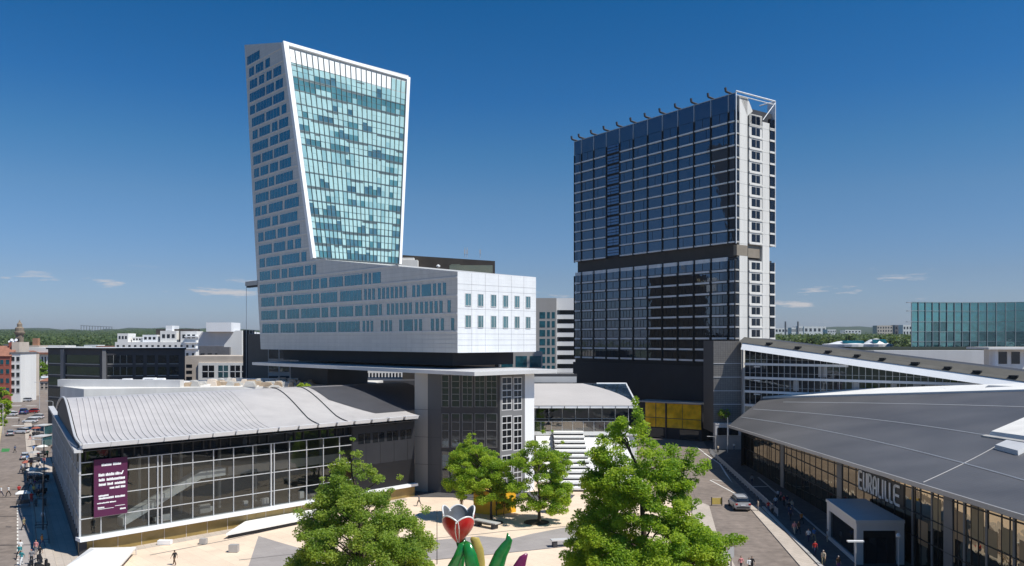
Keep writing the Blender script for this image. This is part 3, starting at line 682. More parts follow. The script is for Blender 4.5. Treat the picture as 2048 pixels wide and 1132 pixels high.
m = MB(); m.box(3.5, 14.0, 183, 188, 15.5, 17.4); m.box(3.2, 14.4, 182.6, 183, 16.9, 17.5, 1); m.box(3.2, 14.3, 182.5, 182.6, 15.6, 16.9, 2)
m.build('roof_terrace', ['alu', 'dark2', 'alu_light'], wing)
# broad white steps
st = MB()
NST = 12
for k in range(NST):
    y0 = 136+k*1.95; z = .62*(k+1)
    st.box(8.0, 13.6, y0, 160, z-.62, z-.30, 1); st.box(7.9, 13.7, y0-.25, 160, z-.30, z, 0)
tag(st.build('outdoor_stair', ['whitewall', 'dark2'], loc=(10.8, 136, 0)), 'broad flight of white steps rising to the station balcony', 'stairs')
rp = MB(); rp.hexa([(13.8, 138, -.1), (21.5, 138, -.1), (22.5, 159.2, -.1), (13.8, 159.2, -.1), (13.8, 138, .3), (21.5, 138, .3), (22.5, 159.2, 6.2), (13.8, 159.2, 6.2)])
rp.box(21.5, 22, 137, 159.2, -.1, 3.0)
tag(rp.build('ramp', ['whitewall'], loc=(17, 138, 0)), 'pale sloping ramp beside the white steps, behind the big tree', 'ramp')
rp = MB(); rp.hexa([(4.6, 144, -.1), (7.8, 144, -.1), (7.8, 159.2, -.1), (4.6, 159.2, -.1), (4.6, 144, .3), (7.8, 144, .3), (7.8, 159.2, 6.5), (4.6, 159.2, 6.5)])
tag(rp.build('ramp', ['whitewall'], loc=(6, 144, 0)), 'narrow pale ramp between the tower leg and the white steps', 'ramp')

# ================================================================== amber pavilion at the foot of the slab tower
aO = Vector((32.9, 213.)); a1 = Vector((46.6, 203.)); aD = (a1-aO).normalized(); aN = Vector((aD.y, -aD.x)); fa = plane(aO, aD, aN); al = (a1-aO).length
pav = thing('amber_pavilion', 'glowing amber glass box standing before the black base of the slab tower', 'pavilion', (aO.x, aO.y, 0))
m = MB(); m.cell(fa, 0, al, 0, 9.3, -5, -.12); m.build('core', 'dark', pav)
for k, (a, b) in enumerate(((.1, .27), (.28, .43), (.455, .70), (.705, .995))):
    m = MB(); m.cell(fa, al*a, al*b, 5.3, 9.0, -.12, 0); m.cell(fa, al*a, al*b, 2.9, 5.2, -.12, 0); m.build('amber_panel', 'amber', pav)
m = MB(); m.cell(fa, -.3, al+.3, 9.05, 9.4, -5, .4); m.build('roof', 'alu', pav)
m = MB(); m.cell(fa, al*.435, al*.45, 0, 9.0, -.1, .3); m.cell(fa, al*.06, al*.99, 5.18, 5.32, -.1, .05); m.cell(fa, al*.27, al*.28, 2.9, 9, -.1, .05); m.cell(fa, al*.70, al*.706, 2.9, 9, -.1, .04); m.build('frame', 'dark2', pav)
for a, b in ((.12, .4), (.66, .96)):
    m = MB(); m.cell(fa, al*a, al*b, .3, 2.6, -.12, .02); m.build('shop_window', 'win_dark', pav)

# ================================================================== lattice-clad stair tower
lat_o = P(1427, 680, 190); lx0, lx1 = lat_o.x, P(1483, 680, 190).x
lt = thing('stair_tower', 'grey mesh-clad stair tower with pale joint lines beside the slab tower', 'tower', (lx0, 190, 0))
mm_, nt, b = new_mat('mesh_cladding'); L = nt.links.new
tc = nt.nodes.new('ShaderNodeTexCoord'); mp = nt.nodes.new('ShaderNodeMapping'); mp.inputs['Rotation'].default_value = (R(90), 0, 0); L(tc.outputs['Object'], mp.inputs[0])
br = nt.nodes.new('ShaderNodeTexBrick'); br.offset = 0; br.inputs['Scale'].default_value = 1; br.inputs['Brick Width'].default_value = .55; br.inputs['Row Height'].default_value = .45; br.inputs['Mortar Size'].default_value = .03
br.inputs['Color1'].default_value = (.20, .185, .17, 1); br.inputs['Color2'].default_value = (.23, .215, .195, 1); br.inputs['Mortar'].default_value = (.11, .10, .095, 1)
L(mp.outputs[0], br.inputs['Vector']); L(br.outputs[0], b.inputs['Base Color']); b.inputs['Roughness'].default_value = .6; b.inputs['Metallic'].default_value = .2
m = MB(); m.box(lx0, lx1, 190, 200, 3.6, 24.8); m.build('mesh_panel', mm_, lt)
m = MB()
for z in (19.6, 16.45, 13.3, 10.2): m.box(lx0-.03, lx1+.1, 189.9, 190, z-.08, z+.08)
m.box(lx1+.1, lx1+.35, 189.8, 190.2, 0, 24.6); m.build('joint_line', 'alu_light', lt)
m = MB(); m.box(lx0, lx0+6.3, 188.2, 190, 5.6, 6.0); m.box(lx0, lx0+6.3, 188.3, 189.9, 0, 3.2, 1); m.box(lx0, lx0+6.3, 188.25, 189.9, 3.2, 5.6); m.build('entrance', ['alu_light', 'alu'], lt)
for k in range(2):
    m = MB(); m.box(lx0+.5+k*2.6, lx0+2.6+k*2.6, 188.15, 188.3, 3.3, 5.0); m.build('entrance_window', 'win_dark', lt)
# ================================================================== sloping office wing behind the mall
wo = Vector((53.1, 188.)); wd = Vector((.775, -.632)); wn = Vector((-.632, -.775)); fw = plane(wo, wd, wn)
ofc = thing('office_wing', 'long office wing whose roof slopes down to the right, rows of dark windows', 'office', (wo.x, wo.y, 0))
def rl(u): return 23.0-(u/47.2)*6.1
UW = 82.
m = MB(); m.face([fw(0, 3, 0), fw(UW, 3, 0), fw(UW, rl(UW), 0), fw(0, rl(0), 0)]); m.face([fw(0, 3, 0), fw(0, 3, -12), fw(0, 25, -12), fw(0, rl(0)+1.5, 0)]); gw = m.build('glass_wall', 'win_dark', ofc)
m = MB(); rr = random.Random(2)
k = 0; u = 1.2
while u < 60:
    m.cell(fw, u-.05, u+.05, 3, rl(u)-.02, 0, .12); u += 1.32
for z in (20.6, 17.6, 14.4): m.cell(fw, 0, max(2, (23.0-z)/6.1*47.2-1), z-.03, z+.03, 0, .08)
m.build('glazing_bars', 'rail', gw)
for z in (19.55, 16.45, 13.35, 10.25):
    m = MB(); m.cell(fw, .1, min(60, (23.0-z-.5)/6.1*47.2), z-.26, z+.26, -.1, .55); m.cell(fw, 2.2, 3.6, z-.7, z-.45, 0, .3); m.build('floor_band', 'white', ofc)
for i in range(16):
    u = 8+rr.random()*34; z = rr.choice([17.0, 13.9, 20.0]); 
    if z+2.2 < rl(u+1.2): m = MB(); m.cell(fw, u, u+1.2, z, z+2.2, .0, .03); m.build('blind', 'alu', ofc)
m = MB(); m.hexa([fw(-.4, rl(-.4)-.2, .0), fw(UW, rl(UW)-.2, .0), fw(UW, rl(UW)-.2, 1.5), fw(-.4, rl(-.4)-.2, 1.5), fw(-.4, rl(-.4)+1.35, -.3), fw(UW, rl(UW)+1.35, -.3), fw(UW, rl(UW)+1.3, .35), fw(-.4, rl(-.4)+1.3, .35)])
m.build('fascia', 'white', ofc)
m = MB(); rt = lambda u: 2.9-.0*u
m.hexa([fw(-1.4, rl(-1.4)+1.36, -.2), fw(UW, rl(UW)+1.36, -.2), fw(UW, rl(UW)+1.36, .5), fw(-1.4, rl(-1.4)+1.36, .5), fw(-1.4, rl(-1.4)+2.5, -3.4), fw(UW, rl(UW)+3.3, -3.4), fw(UW, rl(UW)+3.3, -2.8), fw(-1.4, rl(-1.4)+2.5, -2.8)])
m.build('roof_edge', mat('taupe_roof', (.105, .10, .088), .8, 0, .12, .4), ofc)
m = MB(); m.hexa([fw(-1.4, rl(-1.4)+1.4, -3.5), fw(UW, rl(UW)+1.6, -3.5), fw(UW, rl(UW)+1.6, -16), fw(-1.4, rl(-1.4)+1.4, -16), fw(-1.4, rl(-1.4)+2.35, -3.5), fw(UW, rl(UW)+3.0, -3.5), fw(UW, rl(UW)+3.2, -16), fw(-1.4, rl(-1.4)+2.2, -16)]); m.build('roof', 'dark2', ofc)
for u in (5, 11.5, 18, 24, 29, 35, 41, 46, 52):
    m = MB(); z = rl(u)+1.75; m.cell(fw, u, u+rr.uniform(.8, 2.0), z+.0, z+.35, -1.2, .3); m.build('roof_vent', 'black', ofc)
# ================================================================== shopping mall: grey roof, glass front, entrance
mo = Vector((41.7, 0.)); md = Vector((.03, 1)).normalized(); mn = Vector((-1, .03)).normalized(); fm = plane(mo, md, mn)
mall = thing('shopping_mall', 'shopping mall with a wide dark grey folded roof over a glass front', 'mall', (45, 120, 0))
def ez(y): return 11.3+(64.3-y)*.0327
EV0, EV1 = Vector((37.96+.0302*163.5, 163.5, ez(163.5))), Vector((37.96+.0302*40, 40, ez(40)))
RV0, RV1 = Vector((56.2, 185, 11.9)), Vector((136, 68, 23.3))
def mr_(v, w, dz=0.):
    p = (EV0*(1-v)+EV1*v)*(1-w)+(RV0*(1-v)+RV1*v)*w; return Vector((p.x, p.y, p.z+dz))
vs_ = [k/24 for k in range(25)]; ws_ = [k/12 for k in range(13)]
mroof, nt, b = new_mat('standing_seam_roof'); L = nt.links.new
tc = nt.nodes.new('ShaderNodeTexCoord'); wv = nt.nodes.new('ShaderNodeTexWave'); wv.inputs['Scale'].default_value = .55; wv.inputs['Distortion'].default_value = .25; wv.wave_profile = 'SIN'
mp = nt.nodes.new('ShaderNodeMapping'); mp.inputs['Rotation'].default_value = (0, 0, R(62)); L(tc.outputs['Object'], mp.inputs[0]); L(mp.outputs[0], wv.inputs['Vector'])
ns = nt.nodes.new('ShaderNodeTexNoise'); ns.inputs['Scale'].default_value = .09; ns.inputs['Detail'].default_value = 8; L(tc.outputs['Object'], ns.inputs['Vector'])
rp_ = nt.nodes.new('ShaderNodeValToRGB'); rp_.color_ramp.elements[0].position = .35; rp_.color_ramp.elements[1].position = .7
rp_.color_ramp.elements[0].color = (.082, .079, .079, 1); rp_.color_ramp.elements[1].color = (.124, .119, .118, 1); L(ns.outputs['Fac'], rp_.inputs[0]); L(rp_.outputs[0], b.inputs['Base Color'])
bp = nt.nodes.new('ShaderNodeBump'); bp.inputs['Strength'].default_value = .35; bp.inputs['Distance'].default_value = .06
pw = nt.nodes.new('ShaderNodeMath'); pw.operation = 'POWER'; pw.inputs[1].default_value = 12; L(wv.outputs['Fac'], pw.inputs[0]); L(pw.outputs[0], bp.inputs['Height']); L(bp.outputs[0], b.inputs['Normal'])
b.inputs['Roughness'].default_value = .5; b.inputs['Metallic'].default_value = .0; b.inputs['Specular IOR Level'].default_value = .4
m = MB(); m.grid(lambda v, w: mr_(v, w), vs_, ws_); mrf = m.build('roof', mroof, mall, smooth=True)
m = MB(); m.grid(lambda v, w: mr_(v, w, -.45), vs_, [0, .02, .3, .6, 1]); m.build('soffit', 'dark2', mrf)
m = MB()
for a, b_ in zip(vs_, vs_[1:]): p, q_ = mr_(a, 0), mr_(b_, 0); m.hexa([(p.x-.08, p.y, p.z-.4), (q_.x-.08, q_.y, q_.z-.4), (q_.x+.1, q_.y, q_.z-.4), (p.x+.1, p.y, p.z-.4), (p.x-.08, p.y, p.z+.06), (q_.x-.08, q_.y, q_.z+.06), (q_.x+.1, q_.y, q_.z+.06), (p.x+.1, p.y, p.z+.06)])
m.build('eave_edge', 'alu', mrf)
for va, wa, vb, wb_ in ((.01, .28, .97, .04), (.0125, .5675, .545, .33), (.055, .8275, .80, .58)):
    MB().tube([mr_(va+(vb-va)*k/14, wa+(wb_-wa)*k/14, .03) for k in range(15)], .085, 4).build('seam', 'alu_light', mrf)
MB().tube([mr_(.66-.065*k/8, .0075+.2425*k/8, .03) for k in range(9)], .05, 4).build('cross_seam', 'alu', mrf)
# far end of the roof: closing wall
m = MB(); e0, e1 = mr_(0, 0), mr_(0, 1); m.face([(e0.x+2.5, e0.y, 0), (e1.x, e1.y, 0), (e1.x, e1.y, e1.z-.5), (e0.x+2.5, e0.y, e0.z-.4)]); m.build('end_wall', 'dark2', mall)
m = MB()
def rb(v): return mr_(v, 1)
bk = Vector((.45, .89, 0))
for a, b_ in zip(vs_, vs_[1:]):
    p, q_ = rb(a), rb(b_); p2, q2_ = p+bk*(7-2*a), q_+bk*(7-2*b_)
    m.hexa([p+Vector((0, 0, -.6)), q_+Vector((0, 0, -.6)), q2_+Vector((0, 0, -.6)), p2+Vector((0, 0, -.6)), p+Vector((0, 0, .35)), q_+Vector((0, 0, .35)), q2_+Vector((0, 0, 1.1)), p2+Vector((0, 0, 1.1))])
m.build('ridge_strip', 'whitewall', mrf)
for v, wdt, h in ((.30, 4.5, .9), (.36, 6, 1.3), (.48, 7, .8)):
    p = rb(v)+bk*3.2; m = MB(); m.hexa([p+Vector((x_, y_, z_)) for z_, k_ in ((.3, 1), (h*.7, .7)) for x_, y_ in ((-wdt*.3*k_, wdt*.4*k_), (wdt*.3*k_, -wdt*.4*k_), (wdt*.3*k_+1.4, -wdt*.4*k_+1), (-wdt*.3*k_+1.4, wdt*.4*k_+1))]); m.build('ridge_hood', 'alu_light', mrf)
def skl(cs, h, nm, mats_):
    lo = [mr_(v, w_, -.05) for v, w_ in cs]; c_ = sum(lo, Vector())/4
    MB().hexa(lo+[c_.lerp(p, .93)+Vector((0, 0, h_+.05)) for p, h_ in zip(lo, h)]).build(nm, mats_, mrf)
skl([(.5425, .335), (.615, .31), (.615, .47), (.53, .4925)], (.5, .5, 1.1, 1.1), 'roof_light', 'concrete'); skl([(.602, .235), (.645, .213), (.634, .262), (.596, .275)], (.5, .5, .6, .6), 'roof_hatch', 'alu_light'); skl([(.540, .318), (.62, .292), (.62, .302), (.540, .330)], (.18, .18, .2, .2), 'roof_gutter', 'concrete_grey')
# front
Y0m, Y1m = 48, 168
m = MB(); m.face([fm(Y0m, 0, 0), fm(Y1m, 0, 0), fm(Y1m, ez(Y1m)+.1, 0), fm(Y0m, ez(Y0m)+.1, 0)]); mg = m.build('glass_wall', 'mallglass', mall)
m = MB(); y = Y0m
rr = random.Random(8)
while y < Y1m: m.cell(fm, y-.06, y+.06, 0, ez(y)-.1, -.05, .05); y += rr.choice([2.6, 2.6, 2.6, 1.3])
for z in (3.4, 6.0): m.cell(fm, Y0m, Y1m, z-.05, z+.05, -.05, .12)
for a, b_ in ((Y0m, 108), (108, Y1m)): 
    m.hexa([fm(a, ez(a)-1.9, -.05), fm(b_, ez(b_)-1.9, -.05), fm(b_, ez(b_)-1.9, .12), fm(a, ez(a)-1.9, .12), fm(a, ez(a)-1.8, -.05), fm(b_, ez(b_)-1.8, -.05), fm(b_, ez(b_)-1.8, .12), fm(a, ez(a)-1.8, .12)])
m.build('glazing_bars', 'black', mg)
m = MB()
for y in (83.5, 113.5, 140): m.cell(fm, y-.9, y+.9, 0, ez(y)-.15, -.3, .12); m.build('column', 'legmid', mall); m = MB()
for y in (72, 76.4, 80.4, 87, 91.5): m = MB(); m.cell(fm, y-.16, y+.16, 0, ez(y)-.15, -.1, .10); m.build('fin', 'legmid', mall)
sh = random.Random(12)
for k in range(9):
    y = 66+k*2.7+sh.random(); z = sh.choice([2.8, 5.2, 6.1]); m = MB(); m.cell(fm, y, y+2.2, z, z+sh.uniform(1.8, 3.4), -.02, .02); m.build('blind', mat('tan_reflection_%d' % k, (.30+.05*sh.random(), .24, .14), .6), mall)  # tan blocks stand in for warm reflections in the mall glass
# sign
sg_o = fm(106.6, 6.0, .35); sign = thing('sign', 'white raised letters EURALILLE on the mall front above the entrance', 'sign', tuple(sg_o))
def letter(strokes, u0, w_, h, z0):
    mb = MB()
    for pts in strokes:
        for (a, b_), (c, d_) in zip(pts, pts[1:]):
            dx, dz = (c-a)*w_, (d_-b_)*h; th = .20 if abs(dz) > abs(dx) else .15; ln = math.hypot(dx, dz) or 1; nx, nz = -dz/ln*th, dx/ln*th; ex, ez_ = dx/ln*.07, dz/ln*.07
            q4 = [(a*w_-ex+nx, b_*h-ez_+nz), (c*w_+ex+nx, d_*h+ez_+nz), (c*w_+ex-nx, d_*h+ez_-nz), (a*w_-ex-nx, b_*h-ez_-nz)]
            mb.hexa([fm(u0-x, z0+z, wv_) for wv_ in (.14, .20) for x, z in q4])
    return mb
def arc(cx, cz, rx, rz, a0, a1, n=7): return [(cx+rx*math.cos(R(a0+(a1-a0)*k/n)), cz+rz*math.sin(R(a0+(a1-a0)*k/n))) for k in range(n+1)]
GL = dict(E=[[(1, 1), (.35, 1)]+arc(.35, .8, .35, .2, 90, 180, 4)+arc(.35, .2, .35, .2, 180, 270, 4)+[(1, 0)], [(0, .5), (.9, .5)]],
          U=[[(0, 1), (0, .25)]+arc(.5, .25, .5, .25, 180, 360)+[(1, 1)]],
          R=[[(0, 0), (0, 1), (.5, 1)]+arc(.55, .74, .42, .26, 90, -90)+[(0, .48)], [(.5, .48), (1, 0)]],
          A=[[(0, 0), (0, .6)]+arc(.5, .6, .5, .4, 180, 0)+[(1, 0)], [(0, .38), (1, .38)]],
          L=[[(0, 1), (0, .2)]+arc(.3, .2, .3, .2, 180, 270, 4)+[(.75, 0)]], I=[[(0, 1), (0, 0)]])
ly = 106.4
for ch, wd_, ad in (('E', .95, 1.55), ('U', .95, 1.5), ('R', .95, 1.5), ('A', .95, 1.55), ('L', .9, 1.25), ('I', .3, .75), ('L', .9, 1.2), ('L', .9, 1.2), ('E', 1.35, 1.5)):
    letter(GL[ch], ly, wd_, 2.15, 6.0).build('letter', 'white', sign); ly -= ad
m = MB(); m.cell(fm, 93.6, 106.8, 5.7, 8.5, .06, .10); m.build('backing_panel', 'black', sign)
# entrance box
en = thing('entrance_porch', 'grey box-shaped entrance porch with a dark doorway below the white letters', 'porch', (40, 95, 0))
x0a, x0b = 38.3, 39.7; ya, yb = 91.7, 104.0; xr = 43.6
def fp(x, y): return x0a+(y-ya)/(yb-ya)*(x0b-x0a)+x
m = MB(); m.hexa([(fp(-.15, ya), ya-.15, 4.65), (xr, ya-.15, 4.65), (xr+.9, yb, 4.65), (fp(-.15, yb), yb, 4.65), (fp(-.15, ya), ya-.15, 5.0), (xr, ya-.15, 5.0), (xr+.9, yb, 5.0), (fp(-.15, yb), yb, 5.0)])
m.build('roof_slab', 'alu_light', en)
def wallseg(mb, p, q_, z0, z1, th=.35, mi=0):
    p, q_ = Vector(p), Vector(q_); d = (q_-p).normalized(); n = Vector((-d.y, d.x))*th
    mb.hexa([(p.x, p.y, z0), (q_.x, q_.y, z0), (q_.x+n.x, q_.y+n.y, z0), (p.x+n.x, p.y+n.y, z0), (p.x, p.y, z1), (q_.x, q_.y, z1), (q_.x+n.x, q_.y+n.y, z1), (p.x+n.x, p.y+n.y, z1)], mi)
m = MB(); wallseg(m, (fp(0, ya), ya), (fp(.75, ya), ya), 0, 4.645); wallseg(m, (xr-.75, ya), (xr, ya), 0, 4.645); wallseg(m, (fp(.75, ya), ya), (xr-.75, ya), 3.8, 4.645)
wallseg(m, (fp(0, yb), yb), (fp(0, yb-1.1), yb-1.1), 0, 4.645); wallseg(m, (fp(0, yb-1.1), yb-1.1), (fp(0, ya+1), ya+1), 3.75, 4.645); wallseg(m, (fp(0, ya+1), ya+1), (fp(0, ya+.4), ya+.4), 0, 4.645); wallseg(m, (fp(0, yb-1.1), yb-1.1), (fp(0, ya+1), ya+1), 0, .5)
wallseg(m, (xr, ya), (xr+.8, yb), 0, 4.645)
m.build('frame', 'alu_light', en)
m = MB(); wallseg(m, (fp(.2, yb-1.1), yb-1.1), (fp(.2, ya+1), ya+1), .5, 3.75, .06); m.build('side_glass', 'win_dark', en)
m = MB(); wallseg(m, (fp(.75, ya+.6), ya+.6), (xr-.75, ya+.6), 0, 3.8, .06); dr = m.build('doorway', 'black', en)
for k in range(2): m = MB(); xx = fp(1.2, ya)+k*1.25; m.box(xx, xx+1.15, ya+.5, ya+.56, 0, 2.9); m.build('door', 'win_dark', en)
# ================================================================== neighbouring and distant buildings
def facing(name, label, pxl, pxr, ytop, Y, depth, wallm, yaw=0, rows=0, cols=0, winm='win_dark', zb=0, group=None, cat='building', wfrac=(.55, .5), roofm=None, roofh=0, side=None, zbase=0, ytopr=None):
    """a building seen roughly frontally; yaw turns its front (positive: right end farther away)"""
    a = P(pxl, HZ, Y); d = Vector((math.cos(R(yaw)), math.sin(R(yaw)))); n = Vector((d.y, -d.x))
    u1, _ = onplane(pxr, HZ, Vector((a.x, a.y)), d); f = plane((a.x, a.y), d, n); z1 = ZY(ytop, Y)
    t = thing(name, label, cat, (a.x, a.y, zbase), group)
    z1r = z1 if ytopr is None else ZY(ytopr, a.y+d.y*u1)
    m = MB(); m.hexa([f(0, zbase, 0), f(u1, zbase, 0), f(u1, zbase, -depth), f(0, zbase, -depth), f(0, z1, 0), f(u1, z1r, 0), f(u1, z1r, -depth), f(0, z1, -depth)]); m.build('wall', wallm, t)
    if roofm:
        m = MB()
        if roofh: m.hexa([f(-.3, z1-.05, .4), f(u1+.3, z1-.05, .4), f(u1+.3, z1-.05, -depth-.4), f(-.3, z1-.05, -depth-.4), f(0, z1+roofh, -depth*.45), f(u1, z1+roofh, -depth*.45), f(u1, z1+roofh, -depth*.55), f(0, z1+roofh, -depth*.55)])
        else: m.hexa([f(-.3, z1+.01, .3), f(u1+.3, z1r+.01, .3), f(u1+.3, z1r+.01, -depth-.3), f(-.3, z1+.01, -depth-.3), f(-.3, z1+.5, .3), f(u1+.3, z1r+.5, .3), f(u1+.3, z1r+.5, -depth-.3), f(-.3, z1+.5, -depth-.3)])
        m.build('roof', roofm, t)
    zb = max(zb, zbase)
    for r_ in range(rows):
        for c in range(cols):
            ua = u1*(c+.5-wfrac[0]/2)/cols; ub = u1*(c+.5+wfrac[0]/2)/cols; hh = (z1-.6-zb)/rows; za = zb+hh*(r_+.5-wfrac[1]/2); zc = zb+hh*(r_+.5+wfrac[1]/2)
            m = MB(); m.cell(f, ua, ub, za, zc, -.1, .05); m.cell(f, ua-.06, ub+.06, za-.14, za, -.1, .12, 1); m.build('window', [winm, wallm], t)
    return t, f, u1, z1
# black rooftop block behind the boot
t, f, u1, z1 = facing('rooftop_block', 'black rooftop block behind the tower toe, aerials on top', 805, 990, 510, 215, 15, 'brown', yaw=2, cat='building', ytopr=522)
m = MB(); m.cell(f, 12.2, 23.5, z1-4.6, z1-2.6, -.05, .04); m.cell(f, 12.6, 15, z1-2.55, z1-2.35, 0, .06); m.build('reflection_strip', glass('bronze_reflection_glass', (.09, .07, .04), (1, .8, .5), .35), t)  # yellowish reflections on the black block, put in as a tinted strip
m = MB(); m.cell(f, -1, 4.2, z1-6, z1-1.6, .3, 3.5); m.cell(f, -.6, 3.2, z1-1.6, z1-1.0, .6, 3.2); m.build('plant_box', 'whitewall', t)
for u in (16.1, 16.7, 20.2):
    m = MB(); m.tube([f(u, z1-.2, -5), f(u, z1+2.6-(u > 20)*.8, -5)], .06, 4); m.cell(f, u-.15, u+.15, z1+.8, z1+2.0, -5.2, -4.8); m.build('aerial', 'rail', t)
m = MB(); m.lathe([(.1, 0), (.5, .25), (.55, .6), (.1, .9)], f(9.3, z1-3.4, .5), 8); m.build('dome_camera', 'white', t)
# white block with dark strip windows between the towers
t, f, u1, z1 = facing('apartment_block', 'white slab block with black window strips between the two towers', 1113, 1158, 596, 290, 20, 'white', yaw=0)
for k in range(8):
    z = z1-4.6-k*3.15; m = MB(); m.cell(f, 0.25, u1*.86, z-1.15, z+.35, -.1, .05); m.build('strip_window', 'win_dark', t)
t, f, u1, z1 = facing('office_block', 'grey-blue office block adjoining the white slab block', 1066, 1113, 596, 287, 20, 'alu', yaw=0)
for k in range(7):
    z = z1-5.2-k*3.1
    for a, b in ((.28, .52), (.6, .72), (.8, .93)): m = MB(); m.cell(f, u1*a, u1*b, z-1.9, z+.3, -.1, .05); m.build('window', 'win_blue', t)
# glass and pipes under the toe on the right
t, f, u1, z1 = facing('low_building', 'low grey glazed building seen under the tower toe', 1000, 1085, 703, 235, 10, 'alu', yaw=3, rows=2, cols=3, winm='win_blue', zb=12, wfrac=(.8, .7))
# dark glass office at the left
LO = P(205, HZ, 214); ld_ = Vector((.985, .17)); lr_ = Vector((-.86, .51))
dk = thing('office_building', 'flat-roofed charcoal glass office building beyond the hall roof', 'office', (LO.x, LO.y, 0))
fR = plane((LO.x, LO.y), ld_, Vector((.17, -.985))); fK = plane((LO.x, LO.y), lr_, Vector((-.51, -.86)))
ur, _ = onplane(370, HZ, Vector((LO.x, LO.y)), ld_); ul, _ = onplane(96, HZ, Vector((LO.x, LO.y)), lr_); zt = ZY(696, 214)
m = MB(); c = [fR(0, 0, 0), fR(ur, 0, 0), Vector(P(367, HZ, 238)), fK(ul, 0, -2)+Vector((8, 14, 0)), fK(ul, 0, 0)]; m.prism([(p.x, p.y) for p in c], 0, zt-.45, 0); m.build('wall', 'dark2', dk)
m = MB(); m.prism([(p.x, p.y) for p in [fR(-.3, 0, .4), fR(ur+.4, 0, .4), Vector(P(368, HZ, 238)), fK(ul, 0, -2)+Vector((8, 14, 0)), fK(ul+.3, 0, .4)]], zt-.45, zt, 0, 1); m.build('roof', ['black', 'alu_light'], dk)
zz = [zt-1.9-3.05*k for k in range(6)]
for k, z in enumerate(zz[:5]):
    for a, b in ((.06, .36), (.40, .49), (.535, .63), (.67, .77), (.81, .92)):
        m = MB(); m.cell(fR, ur*a, ur*b, z-2.1, z, -.2, .04); m.cell(fR, ur*a, ur*b, z-2.35, z-2.2, -.1, .12, 1)
        if a < .1: [m.cell(fR, ur*x, ur*(x+.004), z-2.1, z, .04, .1, 1) for x in (.13, .21, .29)]
        m.build('window', ['win_black', 'concrete_grey'], dk)
    for a, b in ((.05, .66), (.74, .98)):
        m = MB(); m.cell(fK, ul*a, ul*b, z-2.2, z, -.2, .04); m.cell(fK, ul*a, ul*b, z-2.5, z-2.3, -.1, .12, 1); m.build('window', ['win_black', 'concrete_grey'], dk)
MB().cell(fK, ul*.67, ul*.73, 0, zt-.46, 0, .5).build('corner_pillar', 'legmid', dk); m = MB(); m.cell(fR, .0, .9, 0, zt-.46, 0, .25); m.build('corner_pillar', 'legmid', dk)
# flat service roof behind the hall ridge
sr = thing('service_roof', 'pale flat service roof with rubble between the hall and the charcoal offices', 'roof', (-60, 165, 0))
def px_poly(pts, z): return [(G(x, y, z).x, G(x, y, z).y) for x, y in pts]
m = MB(); m.prism([(-92, 168), (-82, 158), (-30, 172), (-30, 192), (-80, 192)], 0, 15.6); m.build('slab', 'concrete', sr)
m = MB(); m.prism([(-92, 167), (-66, 164), (-66, 166), (-92, 169)], 15.6, 17.0); m.box(-66, -34, 181, 181.6, 15.6, 16.6); m.build('parapet', 'alu_light', sr)
rr = random.Random(21)
for k in range(70):
    x, y = rr.uniform(-66, -42), rr.uniform(166, 180); a, b, h = rr.uniform(.4, 1.6), rr.uniform(.4, 1.2), rr.uniform(.35, 1.3)
    if k == 0: M['rubbleA'] = mat('rubble', (.36, .28, .20), .95, 0, .2, 2.); rubble = MB()
    rubble.hexa([(x-a, y-b, 15.6), (x+a, y-b*.6, 15.6), (x+a*.8, y+b, 15.6), (x-a, y+b, 15.6), (x-a*.6, y-b*.5, 15.6+h), (x+a*.5, y-b*.5, 15.6+h*.8), (x+a*.5, y+b*.5, 15.6+h), (x-a*.5, y+b*.4, 15.6+h*.7)], k % 3)
ro = rubble.build('rubble', ['rubbleA', 'beige', 'concrete_grey'], loc=(-54, 173, 15.6), kind='stuff'); tag(ro, 'heap of beige rubble lying on the flat service roof', 'rubble')
for k, (px, Y, wd_) in enumerate(((225, 178, 2.5), (255, 182, 2.2), (322, 184, 2.0), (300, 186, 3.2))):
    p = P(px, HZ, Y); m = MB(); m.hexa([(p.x+dx*s_, Y+dy*s_, 15.6+z) for z, s_ in ((0, 1), (.9, .8)) for dx, dy in ((-wd_/2, -.7), (wd_/2, -.7), (wd_/2, .7), (-wd_/2, .7))]); m.box(p.x-wd_*.3, p.x+wd_*.3, Y-.62, Y-.5, 15.7, 16.2, 1)
    tag(m.build('roof_unit', ['white', 'dark2'], loc=(p.x, Y, 15.6)), ['white ventilation unit at the left corner of the rubble roof', 'white ventilation unit just right of the corner one', 'small white ventilation unit right of the long one on the service roof', 'long white ventilation unit in the middle of the service roof'][k], 'roof unit', 'ventilation units on the service roof')
# pale panel building with blue window, behind
t, f, u1, z1 = facing('school_building', 'cream box building with one blue window right of the charcoal offices', 370, 496, 712, 255, 18, 'beige', yaw=0, zbase=0)
m = MB(); m.cell(f, 4.3, u1-.6, z1-7.6, z1-2.1, .0, .5); fro = m.build('front_panel', 'whitewall', t)
for a, b, mt in ((5.6, 9.2, 'win_dark'), (10.5, 13.5, 'win_teal'), (14.2, 17.2, 'win_dark'), (17.8, 18.8, 'win_dark')):
    m = MB(); m.cell(f, a, b, z1-6.6, z1-2.9, .4, .54); m.cell(f, a, b, z1-4.9, z1-4.7, .54, .6, 1); m.cell(f, (a+b)/2-.08, (a+b)/2+.08, z1-6.6, z1-2.9, .54, .6, 1); m.build('window', [mt, 'white'], t)
for k in range(3): m = MB(); m.cell(f, .4, 2.2, z1-3.6-k*1.9, z1-2.6-k*1.9, -.1, .05); m.build('vent_window', 'win_dark', t)
